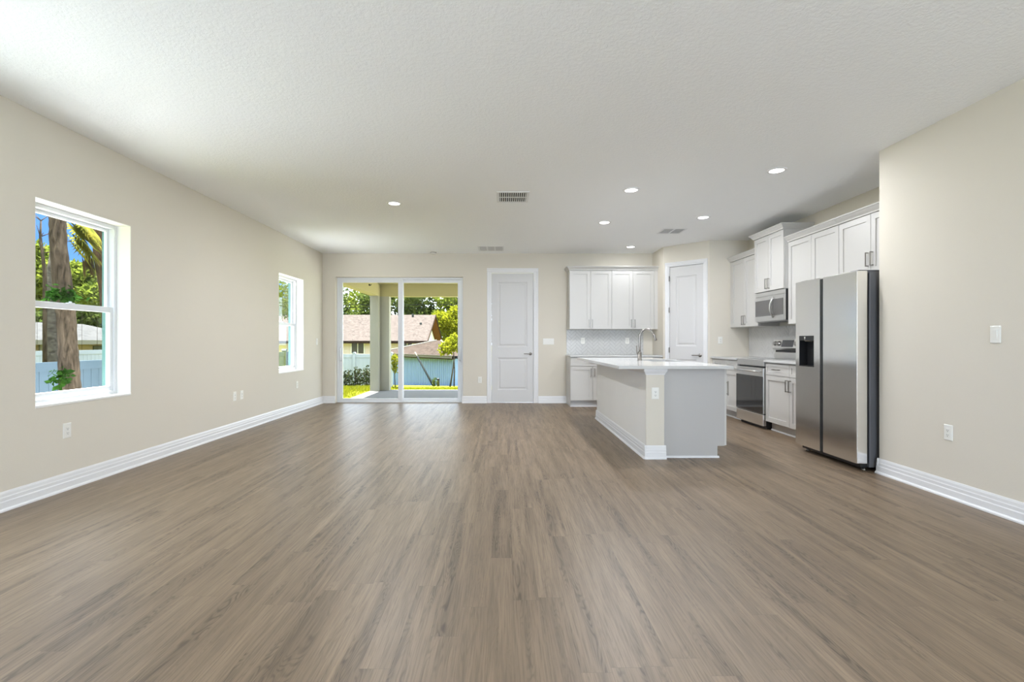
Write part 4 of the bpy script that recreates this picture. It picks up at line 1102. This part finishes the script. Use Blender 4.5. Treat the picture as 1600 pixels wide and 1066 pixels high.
# shed coloured with the blue of its shade, its front turned a little
A = Vector((-2.62, 26.0, 0)); B = Vector((-7.9, 32.3, 0)); aa = math.atan2((A-B).y, (A-B).x)
t = thing('garden_shed', 'shed with blue shade in its colour and brown hip roof behind the lawn', 'shed', (B.x, B.y, -1.6), aa)
L = (A-B).length; zt = 1.6+0.285; D = 3.2
sd = MB(); n = 44; dx = L/n
for k in range(n):
    sd.box(k*dx+0.022, (k+1)*dx-0.022, 0, 0.04, 0, zt)
    sd.box(k*dx-0.022, k*dx+0.022, 0.034, 0.04, 0, zt)
sd.box(0, L, 0.04, D, 0, zt)
P('wall', sd, 'shed_shade_blue', t)
P('fascia', MB().box(-0.25, L+0.25, -0.30, -0.24, zt+0.02, zt+0.18), 'fascia_pale', t)
P('eave_shadow_board', MB().box(-0.2, L+0.2, -0.24, 0.0, zt-0.03, zt+0.02), 'brown', t)
rf = MB(); e0 = [(-0.3, -0.32, zt+0.15), (L+0.3, -0.32, zt+0.15), (L+0.3, D+0.3, zt+0.15), (-0.3, D+0.3, zt+0.15)]
rd0, rd1 = (L*0.50, D/2, zt+0.98), (L*0.56, D/2, zt+0.98)
rf.face([e0[0], e0[1], rd1, rd0]); rf.face([e0[1], e0[2], rd1]); rf.face([e0[2], e0[3], rd0, rd1]); rf.face([e0[3], e0[0], rd0]); rf.face([e0[3], e0[2], e0[1], e0[0]])
P('roof', rf, 'shingle_dark', t)
hp = MB().tube([rd1, e0[1]], 0.05, 8); hp.tube([rd0, e0[0]], 0.05, 8)
P('hip_cap', hp, 'fascia_pale', t)
# diagonal pole leaning on the shed, black post and young trees
p0, p1 = Vector(at(677.5, 603, 24.2)), Vector(at(648.5, 551, 27.0))
p0.z = gz(p0.x, p0.y)
t = thing('leaning_pole', 'dark pole leaning diagonally in front of the shade-blue shed', 'pole', (p0.x, p0.y, p0.z))
pm = p0.lerp(p1, 0.86)
P('shaft', MB().tube([(0, 0, 0), pm-p0], 0.05, 10), 'metal_dark', t); P('tip', MB().tube([pm-p0, p1-p0], 0.045, 10), 'wood_gray', t)
x, y, z = at(684.7, 598, 24.0); zg = gz(x, y)
t = thing('utility_bollard', 'short black post standing in the grass before the shed', 'post', (x, y, zg))
P('body', MB().lathe([(0, 0), (0.06, 0), (0.06, 0.34), (0.045, 0.39), (0, 0.40)], (0, 0, 0), 'z', 16), 'black', t); P('cap', MB().lathe([(0.065, 0.30), (0.07, 0.34), (0.065, 0.36)], (0, 0, 0), 'z', 16), 'metal_dark', t)
x, y, z = at(679, 598, 23.5); zg = gz(x, y)
tree('small green weed clump beside the short black post', (x, y, zg), [(0, 0, 0.2, 0.10, 0.1, 0.2)], 90, 0.10, 'leaf_green', [([(0, 0, 0), (0, 0, 0.2)], [0.01, 0.006])], 'bark', 5, 'weed', 'plant')
# sapling left of the slider's middle stile
x, y, z = at(616.5, 605, 15.0); zg = gz(x, y)
tree('thin sapling with yellow leaves right of the patio column', (x, y, zg), [(0, 0, 0.86, 0.10, 0.1, 0.20), (0.02, 0, 0.62, 0.09, 0.09, 0.08), (0, 0, 0.06, 0.10, 0.1, 0.06)], 420, 0.07, 'leaf_yellow', [([(0.02, 0, 0), (0.0, 0, 0.5), (0.0, 0, 0.95)], [0.012, 0.010, 0.005])], 'bark', 9, 'sapling', 'tree')
# two-stemmed young tree at the right
x, y, z = at(706, 603, 22.0); zg = gz(x, y)
tree('young two-stemmed tree with yellow-green crown right of the shed', (x, y, zg), [(-0.1, 0, 1.75, 0.42, 0.4, 0.26), (0.15, 0, 2.05, 0.3, 0.3, 0.28), (-0.35, 0, 1.55, 0.22, 0.25, 0.16)], 1100, 0.13, 'leaf_yellow',
     [([(-0.08, 0, 0), (0.03, 0, 0.65), (0.10, 0, 1.2), (0.05, 0, 1.9)], [0.035, 0.032, 0.03, 0.012]), ([(0.10, 0, 0), (0.12, 0, 0.7), (0.10, 0, 1.2)], [0.03, 0.028, 0.026])], 'bark_gray', 12)
# big yellow-green tree beside the neighbour's gable
x, y, z = at(699, 500, 47.5); zg = -1.6
tree('large yellow-green tree behind the orange gable overhang', (x, y, zg), [(0.2, 0, 4.6, 1.3, 1.3, 0.9), (-0.7, 0, 5.1, 0.9, 1, 0.6), (0.9, 0, 5.5, 0.8, 0.9, 0.7), (0.5, 0, 3.3, 0.9, 0.9, 0.9)], 3600, 0.27, 'leaf_yellow',
     [([(0, 0, 0), (0.1, 0, 2), (0.2, 0, 4.6)], [0.16, 0.13, 0.06])], 'bark_gray', 21)
# the belt of trees behind the neighbour's house
for i, (px, y, top, r) in enumerate(((440, 62, 8.5, 3.2), (478, 66, 8.0, 3.0), (512, 60, 9.0, 3.0), (545, 63, 8.6, 2.6), (572, 60, 8.4, 2.4), (600, 62, 7.7, 2.2), (624, 64, 8.3, 2.3), (650, 61, 8.6, 2.4), (676, 63, 9.0, 2.4), (704, 60, 8.6, 2.5), (733, 62, 9.0, 2.8), (765, 66, 9, 3))):
    x = (px-786)*y/F_PX; rnd = random.Random(100+i)
    bl = [(rnd.uniform(-0.5, 0.5)*r, rnd.uniform(-1, 1), top*0.45+q*top*0.17, r*rnd.uniform(0.55, 0.8), r*0.7, top*0.17) for q in range(4)]
    names = ('green tree beyond the house roof, far left past the door frame', 'green tree beyond the house roof, second from the left', 'green tree beyond the house roof, behind the left door frame', 'green tree beyond the house roof, left in the patio door', 'green tree beyond the house roof, left of the patio column', 'green tree beyond the house roof, right of the patio column',
             'green tree beyond the house roof, behind the door middle stile', 'green tree beyond the house roof, above the roof vent pipe', 'green tree beyond the house roof, above the gable peak', 'dark green tree beyond the yellow-green tree', 'green tree hidden behind the right door frame', 'green tree hidden farthest right behind the back wall')
    tree(names[i], (x, y, -1.6), bl, 2600, 0.42, 'leaf_green' if i % 3 else 'leaf_bright', [([(0, 0, 0), (0, 0, top*0.5)], [0.25, 0.15])], 'bark', 200+i, group='trees behind the neighboring house')
# wires
for i, (py, lab) in enumerate(((476.5, 'upper thin power line crossing before the far trees'), (481, 'lower thin power line crossing before the far trees'))):
    z = CAM_H-(py-534.7)*55/F_PX
    tag(P('power_line', MB().tube([(-55, 55, z+0.6), (-20, 55, z), (0, 55, z), (30, 55, z+0.4)], 0.03, 6), 'metal_dark'), lab, 'power line')

# ------------------------------------------------------------------ outside the left windows
def bent_trunk(label, pts_px, X, widths, mat, name='mature_tree', top=None):
    """pts_px: (px, py) of the stem axis seen at world plane x = X"""
    pts = []; rr = []
    for (px, py), w in zip(pts_px, widths):
        s = X/(px-786); pts.append(Vector((X, s*F_PX, CAM_H-(py-534.7)*s))); rr.append(w*s/2)
    base = Vector((pts[0].x, pts[0].y, gz(pts[0].x, pts[0].y)))
    t = thing(name, label, 'tree', base)
    full = [Vector((0, 0, -0.02))] + [p-base for p in pts]; rr = [rr[0]*1.08] + rr
    if top is not None:
        d = (full[-1]-full[-2]).normalized(); full.append(full[-1]+d*top); rr.append(rr[-1]*0.9)
    out = []; ro = []; rnd = random.Random(len(label))
    for i in range(len(full)-1):
        for k in range(8):
            f = k/8; p = full[i].lerp(full[i+1], f); out.append(p); ro.append((rr[i]*(1-f)+rr[i+1]*f)*rnd.uniform(0.95, 1.06))
    out.append(full[-1]); ro.append(rr[-1])
    P('trunk', MB().tube(out, ro, 18), mat, t)
    return t, base
t, base = bent_trunk('thick bark-covered tree trunk close outside the near left window', [(110.5, 625), (107, 560), (103, 490), (97, 440), (91, 380), (89.5, 325)], -6.1, [28, 26, 25, 25, 22, 21], 'bark', top=1.6)
vn = MB(); rv = random.Random(5)
for (px, py, n, r) in ((92, 461, 60, 0.10), (105, 464, 50, 0.09), (78, 462, 30, 0.07), (90, 585, 36, 0.07), (86, 592, 20, 0.05), (94, 600, 14, 0.04)):
    s = -6.0/(px-786)
    for _ in range(n): vn.leaf(Vector((-5.95, s*F_PX, CAM_H-(py-534.7)*s))-base+Vector((rv.gauss(0, r*0.4), rv.gauss(0, r), rv.gauss(0, r*0.5))), 0.085, rv, -0.4, 0.7)
P('vine', vn, 'vine', t, label='bright green vine leaves on the trunk')
bent_trunk('slimmer grey tree trunk behind the thick one, near left window', [(80.5, 575), (80.5, 520), (82, 470), (84, 420), (92, 360), (97, 300)], -9.2, [17, 16.5, 17, 16, 13, 12], 'bark_gray', top=1.5)
# sabal palm
t, base = bent_trunk('sabal palm with brown shaggy trunk at the right of the near window', [(172, 570), (170, 500), (167, 450), (160, 400), (157, 350), (155, 320)], -12.9, [17, 18, 20, 22, 21, 20], 'bark_palm', 'palm_tree', top=1.0)
def fan(mb, c, d, size, rnd, n=16, spread=2.2, droop=0.2):
    d = Vector(d).normalized(); side = d.cross(Vector((0, 0, 1))).normalized()
    up = side.cross(d)
    for k in range(n):
        a = (k/(n-1)-0.5)*spread; v = (d*math.cos(a)+side*math.sin(a)*0.6+up*math.sin(a)*0.75).normalized()
        l = size*(0.8+0.2*math.cos(a))*rnd.uniform(0.85, 1.1); w = size*0.045; q = v.cross(d.cross(v) if d.cross(v).length > 0.01 else up).normalized()
        c = Vector(c); tip = c+v*l+Vector((0, 0, -droop*l)); mid = c+v*l*0.6
        b = len(mb.v); mb.v += [tuple(c), tuple(mid+q*w), tuple(tip), tuple(mid-q*w)]; mb.f.append((b, b+1, b+2, b+3)); mb.sm.append(False)
fr = MB(); df = MB(); rp = random.Random(17)
for (px, py) in ((128, 372), (120, 392), (138, 385), (130, 360), (144, 372), (140, 352), (118, 380), (134, 376), (124, 384), (146, 388), (136, 366), (126, 366), (142, 394)):
    s = -12.5/(px-786); c = Vector((-12.5, s*F_PX, CAM_H-(py-534.7)*s))-base
    fan(fr, c, (rp.uniform(0.2, 0.7), rp.uniform(-1.0, -0.3), rp.uniform(-0.3, 0.4)), 0.72, rp)
for (px, py) in ((128, 400), (138, 402), (146, 404), (135, 392)):
    s = -12.6/(px-786); c = Vector((-12.6, s*F_PX, CAM_H-(py-534.7)*s))-base
    fan(df, c, (rp.uniform(0.1, 0.4), rp.uniform(-0.4, 0.1), -1), 0.62, rp, 16, 1.2)
P('fronds', fr, 'frond', t); P('dead_fronds', df, 'dead_frond', t, label='brown dried hanging fronds')
# yard trees seen through the near window
def side_tree(label, px, py, X, rpx_y, rpx_z, n, leaf, mat, seed, extra=()):
    s = X/(px-786); y = s*F_PX; z = CAM_H-(py-534.7)*s; zg = gz(X, y)
    ry, rz_ = rpx_y*abs(s)*1.0, rpx_z*abs(s)
    bl = [(0, 0, z-zg, max(0.8, ry*0.8), ry, rz_)]
    for (dx, dz, k) in extra: bl.append((0.2, -dx*s, -dz*s*1.0+z-zg, ry*0.6*k, ry*k, rz_*k))
    tree(label, (X, y, zg), bl, n, leaf, mat, [([(0, 0, 0), (0, 0, z-zg)], [0.006, 0.006])], 'bark', seed, group='leafy trees outside the near window')
side_tree('bright yellow-green leafy tree between trunk and palm, near window', 128, 442, -17.5, 24, 26, 2600, 0.26, 'leaf_bright', 31)
side_tree('bright green bush low right of the palm trunk, near window', 152, 462, -16.5, 16, 16, 1300, 0.22, 'leaf_bright', 32)
side_tree('green leafy tree left of the trunks in the near window', 58, 430, -18.5, 24, 42, 2600, 0.27, 'leaf_bright', 33)
side_tree('low dark green tree mass above the pale roof, near window', 110, 494, -31, 90, 30, 7500, 0.42, 'leaf_green', 34)
# dead twig
X = -8.2; pts = []
for (px, py) in ((70, 425), (66, 395), (63, 370), (64, 345)):
    s = X/(px-786); pts.append(Vector((X, s*F_PX, CAM_H-(py-534.7)*s)))
b0 = Vector((X, pts[0].y, gz(X, pts[0].y)))
t = thing('bare_branch', 'thin bare dark branch against the sky in the near window', 'branch', b0)
mb = MB().tube([Vector((0, 0, 0))]+[p-b0 for p in pts], [0.035, 0.03, 0.025, 0.02, 0.012], 8)
P('stem', mb, 'bark', t); tw = MB(); rt = random.Random(2)
for p in pts[1:]:
    for k in range(3):
        q = p-b0; tw.tube([q, q+Vector((rt.uniform(-0.1, 0.1), rt.uniform(-0.25, 0.25), rt.uniform(0.05, 0.25)))], [0.01, 0.004], 5)
P('twigs', tw, 'bark', t)
# pale-roofed house beyond the two fences
t = thing('side_house', 'tan low house with pale roof beyond the fences, near window', 'house', (-22, 0, 0))
P('wall', MB().box(-9, 0, 15.0, 30.6, -0.9, 1.17), 'house_tan', t)
P('roof', MB().prism([(0.6, 1.10), (-4.5, 2.15), (-9.6, 1.10), (-9.6, 1.22), (-4.5, 2.29), (0.6, 1.24)], lambda u, v, a: (u, 14.5+a*16.8, v), 0, 1), 'roof_white', t)
P('fascia', MB().box(0.58, 0.64, 14.5, 31.3, 1.04, 1.26), 'fascia_pale', t)
for (y0, y1) in ((21.6, 23.2), (24.2, 25.2), (26.6, 28.4), (16.0, 18.5)):
    P('garage_door', MB().box(0.0, 0.05, y0, y1, -0.8, 0.95), 'house_olive', t)
for y0 in (23.5, 25.35): P('trim_post', MB().box(0.0, 0.07, y0, y0+0.12, -0.9, 1.1), 'fascia_pale', t)
# greenery seen through the far window
side_tree('leafy tree whose branches show in the far left window', 449, 462, -11.5, 12, 40, 900, 0.17, 'leaf_bright', 51)
